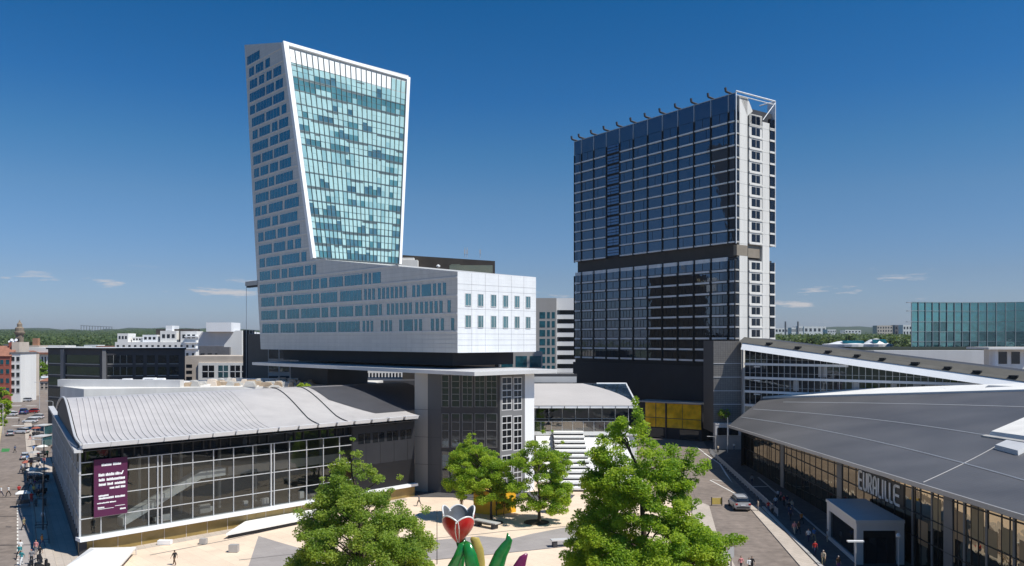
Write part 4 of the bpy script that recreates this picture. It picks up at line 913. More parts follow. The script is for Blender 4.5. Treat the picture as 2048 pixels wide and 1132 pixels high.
# tall brown blind wall and grey sloping roof further left of the tower
t, f, u1, z1 = facing('blind_wall_building', 'tall brown-grey blind wall left of the tower base', 496, 536, 668, 205, 14, mat('taupe_wall', (.17, .15, .13), .8, 0, .08, .3), yaw=-2)
m = MB(); m.cell(f, .2, u1, z1, z1+.06, -.3, -.2); m.cell(f, .2, u1, z1+.9, z1+.96, -.3, -.2)
for k in range(6): m.cell(f, .2+k*.9, .26+k*.9, z1, z1+.96, -.3, -.2)
m.build('roof_rail', 'rail', t)
t, f, u1, z1 = facing('stair_turret', 'narrow dark blue turret against the brown blind wall', 486, 497, 660, 214, 5, 'dark', yaw=0)
t, f, u1, z1 = facing('glazed_stair', 'glass stair shaft between the brown blind wall and the tower sole', 536, 580, 690, 200, 8, 'alu', rows=6, cols=2, winm='win_dark', zb=4, wfrac=(.86, .7))
sl = thing('station_shell', 'large smooth grey curved shell roof on the left skyline', 'roof', (-150, 360, 0))
m = MB(); pr = [(395, 700), (398, 672), (404, 664), (466, 662), (478, 664), (492, 678), (492, 700)]
pf = [P(x, y, 360) for x, y in pr]; m.v = [(p.x, 360, p.z) for p in pf]+[(p.x, 390, p.z) for p in pf]; n_ = len(pf); m.f = [tuple(range(n_))]+[(k, (k+1) % n_, n_+(k+1) % n_, n_+k) for k in range(n_)]; m.m = [0]*len(m.f); m.build('shell', 'alu_light', sl)
m = MB(); a, b = P(414, 661, 358), P(464, 645, 358); m.box(a.x, b.x, 357, 369, a.z-.5, b.z); m.build('white_plant_room', 'white', sl)
t, f, u1, z1 = facing('low_building', 'low slate-blue building with a swept roof beside the grey shell roof', 398, 470, 692, 300, 14, 'slate', rows=1, cols=5, zb=14)
cp = thing('concrete_fin_building', 'pale concrete building with one steep black sloping side', 'building', (-98, 285, 0))
m = MB(); pr = [(448, 690), (466, 668), (470, 661), (484, 661), (484, 720), (448, 720)]; pf = [P(x, y, 285) for x, y in pr]
m.v = [(p.x, 285, p.z) for p in pf]+[(p.x, 296, p.z) for p in pf]; n_ = len(pf); m.f = [tuple(range(n_))]+[(k, (k+1) % n_, n_+(k+1) % n_, n_+k) for k in range(n_)]; m.m = [0]+[1, 1, 0, 0, 0, 0]; m.build('wall', ['whitewall', 'dark'], cp)
m = MB(); a, b = P(436, 705, 284), P(448, 694, 284); m.box(a.x, b.x+2, 283.5, 295, 0, b.z); m.build('annex', 'slate', cp)
# white terraced apartments on the left skyline
t, f, u1, z1 = facing('terraced_apartments', 'white terraced apartment house with stepped balconies on the left skyline', 230, 392, 684, 480, 26, 'whitewall', yaw=0, rows=2, cols=14, zb=14, wfrac=(.4, .5))
for a, b, h, d_, mt in ((.03, .16, 5.0, 0, 'whitewall'), (.45, .92, 7.6, -6, 'brown'), (.54, .74, 6.5, -2, 'whitewall'), (.60, .68, 9.6, -3, 'white'), (.80, 1.0, 6.3, -1, 'whitewall'), (.18, .30, 3, -3, 'whitewall'), (.32, .50, 4.2, -2, 'white')):
    m = MB(); m.cell(f, u1*a, u1*b, z1, z1+h, d_-10, d_); o_ = m.build('upper_storey', mt, t)
    if mt != 'brown':
        for q_ in range(3): MB().cell(f, u1*(a+(b-a)*(.12+.3*q_)), u1*(a+(b-a)*(.3+.3*q_)), z1+h*.35, z1+h*.7, d_, d_+.06).build('terrace_window', 'win_dark', o_)
for k in range(3): m = MB(); m.cell(f, u1*.87, u1*1.02, z1-4+k*3.4, z1-3.3+k*3.4, -3, 1.5); m.build('balcony', 'white', t)
# red brick street houses
t, f, u1, z1 = facing('brick_house', 'red brick street house with white gable edge at the left border', -60, 21, 712, 330, 14, 'brick', yaw=5, rows=4, cols=7, winm='win_blue', zb=3, roofm='tile', roofh=4)
m = MB(); m.cell(f, u1-3.2, u1-.4, z1+.5, z1+5.5, -9, -5); m.build('chimney', 'brick', t)
t, f, u1, z1 = facing('town_house', 'white town house with slanting dark balconies next to the brick house', 21, 41, 707, 332, 13, 'whitewall', yaw=5, rows=5, cols=2, zb=3, wfrac=(.62, .55), roofm='slate')
m = MB(); m.cell(f, -1, u1*.5, z1+.5, z1+4.6, -11, -3); m.build('upper_storey', 'beige', t)
t, f, u1, z1 = facing('corner_house', 'narrow pink brick house behind the white town house', 40, 52, 706, 360, 12, 'beige', yaw=5, rows=5, cols=1, zb=4, roofm='tile', roofh=1)
t, f, u1, z1 = facing('belfry', 'old stone belfry tower rising on the left skyline', 31, 42, 671, 430, 3.2, M.setdefault('old_stone', mat('old_stone', (.25, .20, .15), .9, 0, .2, .6)), yaw=8, cat='bell tower')
m = MB(); c0 = f(u1/2, z1, -1.6); m.lathe([(1.6, 0), (2.5, 1.2), (2.6, 1.9), (2.0, 2.1), (2.1, 3.9), (1.2, 4.6), (1.25, 6.0), (.5, 7.0), (.1, 8.2)], c0, 10); m.build('lantern', M['old_stone'] if 'old_stone' in M else 'concrete_grey', t)
m = MB(); m.cell(f, u1*.3, u1*.7, z1-4, z1-1.5, -.1, .06); m.build('opening', 'black', t)
t, f, u1, z1 = facing('brick_house', 'red brick house with satellite dishes in front of the belfry', 8, 32, 690, 420, 10, 'beige', yaw=3, rows=2, cols=3, zb=12, roofm='slate')
for q_ in range(4):
    m = MB(); p = f(u1*(.3+.18*q_), z1+1.6+(q_ % 2)*.9, -2); m.tube([p, (p.x+.1, p.y-.3, p.z+.1)], [.75, .7], 10); m.tube([(p.x, p.y, z1), p], .06, 4); m.build('dish', 'white', t)
m = MB(); m.cell(f, u1*.5, u1*.72, z1+.5, z1+2.6, -4, -2.2); m.build('chimney', 'brick', t)
t, f, u1, z1 = facing('chimney_house', 'small house with a broad brick chimney above the green trees', 57, 78, 691, 520, 10, 'beige', rows=1, cols=3, zb=12)
m = MB(); m.cell(f, u1*.25, u1*.75, z1, z1+4.6, -4, -1.5); m.build('chimney', mat('orange_brick', (.38, .20, .12), .8), t)
t, f, u1, z1 = facing('warehouse', 'long low white warehouse with a red eave band behind the street trees', 51, 100, 695, 440, 20, 'whitewall', rows=1, cols=8, zb=3, wfrac=(.4, .5))
m = MB(); m.cell(f, -.5, u1+.5, z1-3.6, z1-2.6, 0, 1.2); m.build('red_band', 'tile', t)
t, f, u1, z1 = facing('flat_roofed_shed', 'low white flat shed on the skyline above the charcoal offices', 78, 130, 691, 560, 14, 'whitewall', rows=0)
t, f, u1, z1 = facing('market_hall', 'low hall with a bright blue-white roof closing the end of the street', 36, 80, 756, 400, 14, 'beige', rows=1, cols=4, zb=1, wfrac=(.6, .5), roofm=mat('bluewhite_roof', (.62, .68, .75), .5), roofh=.5)
t, f, u1, z1 = facing('street_house', 'beige house at the end of the street right of the low hall', 80, 97, 762, 385, 14, 'beige', rows=2, cols=2, zb=2, roofm='tile', roofh=1.2)
for i, (a, b, yt, Y, mt, lab) in enumerate(((128, 168, 693, 640, 'whitewall', 'small white far house roofs, leftmost above the charcoal offices'), (168, 195, 690, 660, 'whitewall', 'white far house with flat roof left of the terraced apartments'), (192, 232, 692, 600, 'tile', 'far house with red-brown roof beside the terraced apartments'))):
    facing('far_house', lab, a, b, yt, Y, 12, mt, rows=1, cols=4, zb=12)
for i, (x, y, Y) in enumerate(((98, 676, 1500), (114, 675, 1550), (188, 669, 1900), (148, 687, 900), (165, 686, 950), (205, 683, 900))):
    facing('far_shed', ['lone white shed in the far green woods, leftmost', 'second small white shed in the far woods', 'tiny white shed highest in the far woods', 'white shed at the near edge of the woods above the offices', 'white roofed shed in the woods just right of the near shed', 'small white shed at the wood edge nearest the terraced apartments'][i], x-6, x+6, y, Y, 12, 'whitewall', zbase=6)
# building seen through the gap under the canopy slab
t, f, u1, z1 = facing('pale_block', 'pale office block glimpsed through the gap under the tower', 732, 836, 738, 300, 14, 'whitewall', rows=2, cols=16, zb=7, wfrac=(.5, .5))
t, f, u1, z1 = facing('rear_hall', 'dark rear building between the two tower legs', 600, 850, 762, 205, 20, 'dark2', yaw=4)
# ------------------------------------------------------------------ right skyline
tg = thing('glass_office', 'curved teal glass office block at the right edge', 'office', (121, 250, 0))
def arcp(t, w=0.):                                              # slightly hollow front
    x = 121+t*52; y = 250+10*math.sin(t*math.pi)*.8-t*10; return x, y-w
NT = 21; zs = [17.5, 21.8, 24.6, 27.6, 30.6, 33.9, 36.5]; rr = random.Random(6)
panes = MB()
for j in range(6):
    for i in range(NT):
        xa, ya_ = arcp(i/NT); xb, yb_ = arcp((i+1)/NT); mi = 0 if j >= 4 else (1 if rr.random() < .55 else 0)
        if j == 3: mi = 1 if rr.random() < .25 else 0
        panes.face([(xa, ya_, zs[j]), (xb, yb_, zs[j]), (xb, yb_, zs[j+1]), (xa, ya_, zs[j+1])], mi)
panes.build('glass_front', ['tealwall', 'tealwall2'], tg)
m = MB()
for i in range(NT+1): xa, ya_ = arcp(i/NT); m.box(xa-.09, xa+.09, ya_-.3, ya_, 17.5, 36.5)
for z in zs:
    for i in range(NT):
        xa, ya_ = arcp(i/NT); xb, yb_ = arcp((i+1)/NT); m.hexa([(xa, ya_-.2, z-.07), (xb, yb_-.2, z-.07), (xb, yb_, z-.07), (xa, ya_, z-.07), (xa, ya_-.2, z+.07), (xb, yb_-.2, z+.07), (xb, yb_, z+.07), (xa, ya_, z+.07)])
m.build('glazing_bars', mat('grey_bar', (.30, .36, .37), .5, .2), tg)
m = MB(); pts = [arcp(i/NT) for i in range(NT+1)]; poly = [(x, y+.1) for x, y in pts]+[(180, 275), (136, 275)]; m.prism(poly, 0, 36.3); m.build('core', mat('dark_teal_core', (.01, .05, .055), .6), tg)
m = MB()
for z in (36.5, 33.9, 30.6): m.box(119.6, 121, 249.6, 250.4, z-.2, z)
m.build('fin', 'rail', tg)
t, f, u1, z1 = facing('low_wall_building', 'long pale blue-white low wall below the teal glass office', 1748, 1985, 701, 225, 10, 'alu_light', zbase=0)
t, f, u1, z1 = facing('deck_building', 'green-roofed dark low deck under the teal glass office', 1700, 2100, 694, 232, 10, mat('dark_green_deck', (.04, .05, .04), .9), zbase=0)
pv = thing('roof_pavilion', 'white roof pavilion with flat canopy at the right edge', 'pavilion', (118, 205, 0)); Yp = 205
m = MB(); a, b = P(1968, 697, Yp), P(2075, 697, Yp); m.box(a.x, b.x, Yp-2, Yp+8, a.z-.2, a.z+.35); m.build('canopy', 'whitewall', pv)
m = MB(); c = P(1992, 735, Yp); m.lathe([(1.0, 0), (1.0, a.z-.2-c.z+3)], (c.x, Yp+1, c.z-3), 14); m.build('round_column', 'white', pv)
m = MB(); a2, b2 = P(2000, 735, Yp), P(2080, 735, Yp); m.box(a2.x, b2.x, Yp+1.5, Yp+7, 0, a.z-.2); m.build('wall', 'whitewall', pv)
for x in (2004, 2030): 
    m = MB(); p = P(x, 728, Yp); m.box(p.x, p.x+2.1, Yp+1.4, Yp+1.6, p.z, p.z+3.0); m.build('window', 'win_dark', pv)
for i, (x0, x1, yt, yb, Y) in enumerate(((1676, 1757, 681, 690, 268), (1748, 1800, 677, 690, 262))):
    dm = thing('roof_dome', ['flat white dome roof with a long blue rooflight', 'rounded white dome roof with a blue rooflight, the taller one'][i], 'dome', (P(x0, 680, Y).x, Y, 0), 'dome roofs beside the trees')
    m = MB(); cx_ = P((x0+x1)/2, 680, Y).x; hw = (x1-x0)/2/F*Y; zb_ = ZY(yb, Y); zt_ = ZY(yt, Y)
    m.lathe([(hw*1.25, -3), (hw*1.25, .25), (hw*.95, .4), (hw*.5, (zt_-zb_)*.8), (.2, zt_-zb_)], (cx_, Y+8, zb_), 24); m.build('dome', 'white', dm)
    m = MB(); m.grid(lambda u, v: (cx_+u*hw*.55, Y+8-hw*(.86-.40*v), zb_+.55+v*(zt_-zb_)*.62), [-1, -.5, 0, .5, 1], [0, .5, 1]); m.build('rooflight', 'win_blue', dm)
t, f, u1, z1 = facing('housing_slab', 'pale ten-storey housing slab above the right treeline', 1754, 1785, 651, 1150, 14, 'beige', rows=5, cols=6, zb=22, wfrac=(.5, .5))
t, f, u1, z1 = facing('housing_slab', 'dark grey housing slab right of the pale one on the skyline', 1790, 1808, 650, 1200, 14, 'slate', rows=3, cols=3, zb=25)
t, f, u1, z1 = facing('housing_slab', 'white stepped housing slab touching the teal glass office', 1806, 1824, 650, 1180, 14, 'whitewall', rows=3, cols=3, zb=25)
for i, (x0, x1, yt, Y, lab) in enumerate(((1583, 1592, 655, 1500, 'white far factory shed by the first chimney'), (1593, 1606, 652, 1500, 'white far factory shed between the two chimneys'), (1608, 1652, 653, 1600, 'long white far factory hall right of the chimneys'), (1655, 1672, 659, 1300, 'small white far factory hall above the trees'), (1690, 1722, 660, 1300, 'low white far hall left of the pale housing slab'), (1550, 1583, 656, 1700, 'white far factory roofs at the slab tower edge'))):
    facing('factory', lab, x0, x1, yt, Y, 20, 'whitewall', rows=1, cols=5, zb=ZY(666, Y))
for i, x in enumerate((1571, 1596)):
    m = MB(); p = P(x, 643, 1500); m.lathe([(2.0, 0), (1.6, p.z)], (p.x, 1500, 0), 8); tag(m.build('factory_chimney', 'slate', loc=(p.x, 1500, 0)), ['dark factory chimney nearer the slab tower', 'dark factory chimney over the white sheds'][i], 'chimney', 'far factory chimneys')
# far crane-like bridge on the hill
m = MB(); a = P(161, 655, 3400)
for i in range(12): p = P(162+i*5.6, 659, 3400); m.box(p.x-.8, p.x+.8, 3400, 3402, p.z-12, P(0, 651+i*.25, 3400).z)
m.hexa([P(161, 651.6, 3400), P(225, 654.4, 3400), P(225, 654.4, 3404), P(161, 651.6, 3404), P(161, 650.6, 3400), P(225, 653.6, 3400), P(225, 653.6, 3404), P(161, 650.6, 3404)])
tag(m.build('viaduct', 'slate', loc=a), 'faint lattice gantry standing on the far blue hill', 'gantry')
# ================================================================== ground, street and square
def gsheet(name, pts, z, m_, **k):
    b = MB(); b.face([(p[0], p[1], z) for p in pts]); return struct(b, name, m_, **k)
M['terrain'] = mat('terrain', (.13, .145, .085), .95, 0, .35, .02, fine=.3)
M['asphalt'] = mat('asphalt', (.225, .185, .157), .9, 0, .18, .14, bump=.15, bscale=3, fine=.9)
M['asphalt_dark'] = mat('asphalt_patch', (.15, .14, .135), .9, 0, .12, .2, fine=1.2)
def pavemat(name, col, bw, bh, rot, var=.035, joint=.82):
    """laid slabs: thin joints, slabs of slightly different tone, blotches of dirt"""
    m, nt, b = new_mat(name); L = nt.links.new; c = np.array(col)
    tc = nt.nodes.new('ShaderNodeTexCoord'); mp = nt.nodes.new('ShaderNodeMapping'); mp.inputs['Rotation'].default_value = (0, 0, R(rot)); L(tc.outputs['Object'], mp.inputs[0])
    br = nt.nodes.new('ShaderNodeTexBrick'); br.inputs['Scale'].default_value = 1; br.inputs['Brick Width'].default_value = bw; br.inputs['Row Height'].default_value = bh; br.inputs['Mortar Size'].default_value = .025
    br.inputs['Color1'].default_value = (*(c*(1-var)), 1); br.inputs['Color2'].default_value = (*(c*(1+var)), 1); br.inputs['Mortar'].default_value = (*(c*joint), 1); L(mp.outputs[0], br.inputs['Vector'])
    ns = nt.nodes.new('ShaderNodeTexNoise'); ns.inputs['Scale'].default_value = .16; ns.inputs['Detail'].default_value = 8; ns.inputs['Roughness'].default_value = .68; L(tc.outputs['Object'], ns.inputs['Vector'])
    mr = nt.nodes.new('ShaderNodeMapRange'); mr.inputs['From Min'].default_value = .3; mr.inputs['From Max'].default_value = .7; mr.inputs['To Min'].default_value = .84; mr.inputs['To Max'].default_value = 1.07; L(ns.outputs['Fac'], mr.inputs[0])
    mx = nt.nodes.new('ShaderNodeMix'); mx.data_type = 'RGBA'; mx.blend_type = 'MULTIPLY'; mx.inputs[0].default_value = 1; L(br.outputs[0], mx.inputs[6]); L(mr.outputs[0], mx.inputs[7]); L(mx.outputs[2], b.inputs['Base Color']); b.inputs['Roughness'].default_value = .9; return m
M['sand'] = pavemat('sand_paving', (.82, .65, .49), 3.2, 1.6, 47); M['slabs'] = pavemat('pavement_slabs', (.52, .45, .38), 1.2, .8, 58, .05, .75); 
M['paving'] = pavemat('grey_paving', (.36, .325, .305), 2.4, 1.2, -38)
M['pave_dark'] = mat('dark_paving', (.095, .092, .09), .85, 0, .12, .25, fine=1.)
M['paint'] = mat('road_paint', (.75, .73, .68), .8, 0, .12, 1.5)
gsheet('ground', [(-5900, -400), (5900, -400), (5900, 5300), (-5900, 5300)], -.06, 'terrain')
m = MB(); m.face([(-400, 30, -.03), (500, 30, -.03), (500, 700, -.03), (-400, 700, -.03)]); struct(m, 'city_ground', 'asphalt')
g2 = lambda *px: [G(x, y) for x, y in px]
sq = [(-48.5, 60), (-49.6, 91.5), (-50.8, 95.4), (-17, 131.6), (-1, 147), (9, 150), (24, 150), (25, 128), (27.2, 105), (28.5, 91), (29, 60)]
gsheet('square', sq, 0., 'sand')
gsheet('paving_band', g2((800, 1092), (862, 1081), (960, 1072), (1022, 1078), (1062, 1068), (1150, 1051), (1210, 1041), (1230, 1092), (1140, 1091), (1098, 1097), (870, 1119), (790, 1130)), .012, 'paving')
gsheet('paving_wedge', g2((517, 1072), (560, 1085), (640, 1108), (660, 1190), (478, 1190)), .012, 'paving')
gsheet('paving_border', [(-50.7, 95.6), (-17.2, 131.3), (-16.2, 128.8), (-34, 109.5), (-48.9, 93.6)], .012, 'slabs')
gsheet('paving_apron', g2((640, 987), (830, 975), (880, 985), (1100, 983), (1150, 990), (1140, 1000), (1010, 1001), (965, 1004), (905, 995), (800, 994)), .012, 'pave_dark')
for pts in ([(862, 1077), (960, 1068), (1022, 1061), (1140, 1052)], [(870, 1119.5), (1000, 1107), (1098, 1096.5), (1160, 1090)], [(478, 1120), (640, 1102)], [(590, 1049), (455, 1080), (300, 1110)]):
    b = MB(); pp = [G(x, y, .02) for x, y in pts]
    for a, c in zip(pp, pp[1:]): n = Vector((-(c-a).y, (c-a).x, 0)).normalized()*.09; b.face([a-n, c-n, c+n, a+n])
    struct(b, 'drain_line', 'asphalt_dark')
# left street
RX = lambda y, off=0.: -52.7-.6*(y-91.3)+off
def strip(name, o0, o1, y0, y1, z, m_): return gsheet(name, [(RX(y0, o0), y0), (RX(y0, o1), y0), (RX(y1, o1), y1), (RX(y1, o0), y1)], z, m_)
strip('street', -6.4, .0, 50, 640, .006, 'asphalt'); strip('parking_lane', -2.0, 0, 50, 128, .018, 'asphalt_dark'if 0 else 'paving')
def kerbed(name, o0, o1, y0, y1, h, m_):
    b = MB(); b.hexa([(RX(y0, o0), y0, -.02), (RX(y0, o1), y0, -.02), (RX(y1, o1), y1, -.02), (RX(y1, o0), y1, -.02), (RX(y0, o0), y0, h), (RX(y0, o1), y0, h), (RX(y1, o1), y1, h), (RX(y1, o0), y1, h)]); return struct(b, name, m_)
kerbed('pavement', .02, 2.3, 50, 260, .12, 'slabs'); kerbed('pavement', -14, -6.42, 50, 300, .12, 'slabs'); kerbed('kerb', -6.6, -6.25, 50, 300, .14, mat('yellow_kerb', (.5, .42, .25), .9))
gsheet('side_path', [(RX(50, 2.3), 50), (RX(50, 5), 50), (RX(175, 5), 175), (RX(175, 2.3), 175)], .02, 'slabs')
b = MB(); y = 86
while y < 128: b.face([(RX(y, -2.1), y, .026), (RX(y, -1.9), y, .026), (RX(y+1.1, -1.9), y+1.1, .026), (RX(y+1.1, -2.1), y+1.1, .026)]); y += 1.9
struct(b, 'lane_dashes', 'paint')
b = MB()
for px, py, w_ in ((18, 822, 16), (22, 836, 26), (40, 800, 28), (62, 790, 22), (36, 852, 30), (60, 812, 20), (30, 812, 20)):
    c = G(px, py, .02); q_ = w_/F*c.y/2; b.face([c+Vector((-q_, 0, 0)), c+Vector((q_, 0, 0)), c+Vector((q_, 1.6, 0)), c+Vector((-q_, 1.6, 0))])
struct(b, 'crossing_stripes', 'paint')
gp = [G(x, y, .02) for x, y in ((2, 904), (18, 903), (20, 897), (4, 897))]; b = MB(); b.face(gp); struct(b, 'bicycle_marking', mat('green_paint', (.05, .22, .06), .8))
for y in (100.5, 117, 131):
    b = MB(); b.face([(RX(y, -6.3), y-.3, .03), (RX(y, 0), y, .03), (RX(y, 0), y+.22, .03), (RX(y, -6.3), y-.08, .03)]); struct(b, 'road_joint', 'black')
# right road and pavement
KX = lambda y, off=0.: 31.8+(y-91.3)*.112+off
gsheet('road', [(KX(40, -8.2), 40), (KX(40, 0), 40), (KX(183, 0), 183), (48, 196), (47, 207), (22, 214), (18, 190), (34, 184), (36, 170), (KX(128, -7.4), 128)], .008, 'asphalt')
b = MB(); b.hexa([(KX(40, 0), 40, 0), (KX(40, 2.3), 40, 0), (KX(123, 1.7), 123, 0), (KX(125, 0), 125, 0), (KX(40, 0), 40, .12), (KX(40, 2.3), 40, .12), (KX(123, 1.7), 123, .12), (KX(125, 0), 125, .12)]); struct(b, 'pavement_strip', 'slabs')
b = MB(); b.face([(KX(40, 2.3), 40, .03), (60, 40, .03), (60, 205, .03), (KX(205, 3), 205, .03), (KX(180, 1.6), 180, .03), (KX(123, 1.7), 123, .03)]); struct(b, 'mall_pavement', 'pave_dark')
b = MB(); b.hexa([(KX(40, 2.3), 40, .0), (KX(40, 2.7), 40, .0), (KX(123, 2.3), 123, .0), (KX(123, 1.9), 123, .0), (KX(40, 2.3), 40, .2), (KX(40, 2.7), 40, .2), (KX(123, 2.3), 123, .2), (KX(123, 1.9), 123, .2)]); struct(b, 'kerb', 'concrete_grey')
b = MB(); b.hexa([(38.6, 93, .03), (38.85, 93, .03), (44.9, 150, .03), (44.65, 150, .03), (38.6, 93, .1), (38.85, 93, .1), (44.9, 150, .1), (44.65, 150, .1)]); struct(b, 'kerb', 'concrete_grey')
b = MB()
for pts, w_ in (([(1408, 906), (1440, 928), (1478, 990)], .16), ([(1420, 960), (1472, 988)], .12), ([(1424, 963-4), (1462, 965)], .12), ([(1392, 893), (1408, 905)], .1), ([(1506, 973), (1535, 973)], .18)):
    pp = [G(x, y, .045) for x, y in pts]
    for a, c in zip(pp, pp[1:]): n = Vector((-(c-a).y, (c-a).x, 0)).normalized()*w_; b.face([a-n, c-n, c+n, a+n])
struct(b, 'road_marking', 'paint')
b = MB(); b.face([G(x, y, .05) for x, y in ((1415, 930), (1436, 931), (1500, 1008), (1522, 1018), (1498, 1017), (1486, 998))]); struct(b, 'refuge_island', 'asphalt')
b = MB(); b.face([G(x, y, .03) for x, y in ((1385, 1000), (1418, 1010), (1432, 1060), (1470, 1132), (1490, 1190), (1380, 1190))]); struct(b, 'corner_pavement', 'slabs')
# railing between road and pavement
rl_ = thing('railing', 'long pale metal railing between the road and the shaded mall pavement', 'railing', (KX(150, 2), 150, 0))
m = MB(); p0, p1 = Vector((KX(181, 1.7), 181)), Vector((KX(117, 3.0), 117)); nR = 26
for k in range(nR+1): p = p0.lerp(p1, k/nR); m = MB(); m.box(p.x-.05, p.x+.05, p.y-.05, p.y+.05, .03, 1.15); m.build('post', 'rail', rl_)
for k in range(nR):
    a, c = p0.lerp(p1, (k+.06)/nR), p0.lerp(p1, (k+.94)/nR); m = MB(); m.tube([(a.x, a.y, 1.05), (c.x, c.y, 1.05)], .05, 4); m.tube([(a.x, a.y, .25), (c.x, c.y, .25)], .03, 4)
    for q_ in range(9): p = a.lerp(c, (q_+.5)/9); m.box(p.x-.025, p.x+.025, p.y-.025, p.y+.025, .25, 1.05)
    m.build('bar_panel', 'rail', rl_)
# ================================================================== things on the square
kc, kl, kr = G(993, 1031), G(947, 1026), G(1032, 1024)
ks = thing('kiosk', 'yellow-orange box kiosk under the leafy tree on the square', 'kiosk', kc)
def wquad(a, c, z0, z1, mi, mb): mb.face([(a.x, a.y, z0), (c.x, c.y, z0), (c.x, c.y, z1), (a.x, a.y, z1)], mi)
kb = kl+(kr-kc); m = MB()
for a, c in ((kl, kc), (kc, kr), (kr, kb), (kb, kl)): wquad(a, c, 0, 3.2, 0, m)
m.build('wall', mat('yellow_panel', (.80, .43, .02), .5, 0, .08, .6), ks)
m = MB(); m.prism([(p.x, p.y) for p in (kl, kc, kr, kb)], 3.2, 3.36); m.build('roof', mat('yellow_roof', (.55, .36, .10), .6), ks)
m = MB(); a, c = kl.lerp(kc, .92), kl.lerp(kc, 1.02); m.box(kc.x-.1, kc.x+.05, kc.y-.12, kc.y, 0, 3.2); m.build('corner_post', 'dark2', ks)
def grate(px, py, r):
    c = G(px, py); m = MB(); m.lathe([(r, -.02), (r, .08), (r*.55, .09), (.1, .10)], c, 18); return m.build('tree_pit', mat('soil', (.05, .04, .03), .95), loc=c), c
o_, c_ = grate(1073, 1045, 1.75); tag(o_, 'round dark earth pit at the foot of the tree beside the kiosk, open to view', 'tree pit')
o_, c_ = grate(985, 1046, 1.5); tag(o_, 'round dark earth pit in front of the yellow kiosk', 'tree pit')
def slab_bench(label, p_a, p_b, w_, h, legs=True, m_='concrete_grey'):
    a, c = Vector(p_a), Vector(p_b); d = (c-a).normalized(); n = Vector((-d.y, d.x, 0))*w_/2
    t = thing('bench', label, 'bench', tuple((a+c)/2)); m = MB()
    m.hexa([a-n+Vector((0, 0, h-.14)), c-n+Vector((0, 0, h-.14)), c+n+Vector((0, 0, h-.14)), a+n+Vector((0, 0, h-.14))]+[q_+Vector((0, 0, h)) for q_ in (a-n, c-n, c+n, a+n)]); m.build('seat', m_, t)
    for f_ in (.15, .85):
        q_ = a.lerp(c, f_); m = MB(); m.hexa([q_-n*.8-d*.25, q_-n*.8+d*.25, q_+n*.8+d*.25, q_+n*.8-d*.25]+[r_+Vector((0, 0, h-.141)) for r_ in (q_-n*.8-d*.25, q_-n*.8+d*.25, q_+n*.8+d*.25, q_+n*.8-d*.25)]); m.build('support', 'dark2', t)
    return t
slab_bench('long dark slab bench between the flower sculpture and the yellow kiosk', G(950, 1050), G(996, 1059), 1.1, .85)
slab_bench('white-sided slab bench on the grey paving band left of the big tree', G(1102, 1094), G(1150, 1091), .9, .9, m_='alu_light')
slab_bench('dark slab bench in tree shade at the end of the paving band', G(1160, 1092), G(1186, 1088), .9, .7, m_='dark2')
for i, (x, y, s_, lab) in enumerate(((330, 1089, 1.6, 'long low white block seat near the golden hall base'), (407, 1088, .8, 'small pale box with a dark side, left of the larger box on the square'), (468, 1104, 1.05, 'pale metal box with a dark side, standing alone on the sand paving'))):
    c = G(x, y); t = thing('utility_box', lab, 'box', c); m = MB(); m.box(c.x-s_/2, c.x+s_/2, c.y-.35, c.y+.35, .05, .55 if i == 0 else s_*.85); m.build('case', 'white' if i == 0 else 'alu', t)
    m = MB(); m.box(c.x-s_/2-.03, c.x-s_/2, c.y-.3, c.y+.3, .1, (.55 if i == 0 else s_*.85)-.05); m.box(c.x-s_*.45, c.x+s_*.45, c.y-.3, c.y+.3, 0, .05); m.build('dark_panel', 'black', t)
t = thing('stair_cover', 'long white flat-roofed cover over an underground stair on the square', 'canopy', G(520, 1060)); pts = [G(452, 1079, .0), G(590, 1051, 0), G(655, 1034, 0), G(640, 1016, 0), G(597, 1028, 0), G(490, 1054, 0)]
m = MB(); m.prism([(p.x, p.y) for p in pts], [.45]*6, [.75]*6); m.build('roof', 'whitewall', t); m = MB(); ctr = sum((Vector(p) for p in pts), Vector())/6; m.prism([((p.x-ctr.x)*.97+ctr.x, (p.y-ctr.y)*.97+ctr.y) for p in pts], 0, .449); m.build('side_wall', 'black', t)
t = thing('tent', 'white peaked canvas canopy at the lower left corner of the square', 'canopy', G(205, 1120)); q_ = [G(x, y, 0) for x, y in ((132, 1150), (180, 1112), (272, 1110), (238, 1150))]
m = MB(); hh = [.9, .9, .9, .9]; ctr = sum(q_, Vector())/4; ap = (ctr.x-1, ctr.y, 1.7)
for a, c in zip(q_, q_[1:]+q_[:1]): m.face([(a.x, a.y, .95), (c.x, c.y, .95), ap]); m.face([(a.x, a.y, .7), (c.x, c.y, .7), (c.x, c.y, .95), (a.x, a.y, .95)])
m.build('canvas', 'whitewall', t)
for p in q_: m = MB(); m.tube([(p.x, p.y, 0), (p.x, p.y, .9)], .05, 5); m.build('pole', 'rail', t)
def rock(c, r, seed, m_, label):
    rr = random.Random(seed); m = MB(); m.lathe([(r*.8, 0), (r, r*.5), (r*.7, r*1.1), (r*.2, r*1.4)], (c[0], c[1], 0), 9); m.v = [(x+rr.uniform(-.12, .12)*r, y+rr.uniform(-.12, .12)*r, z) for x, y, z in m.v]; return tag(m.build('stone_planter', m_, loc=c, smooth=True), label, 'planter')
rock(G(205, 1115), .45, 1, 'concrete_grey', 'grey rounded stone by the white canvas canopy'); rock(G(222, 1109), .35, 2, 'concrete', 'small pale stone behind the grey rounded stone')
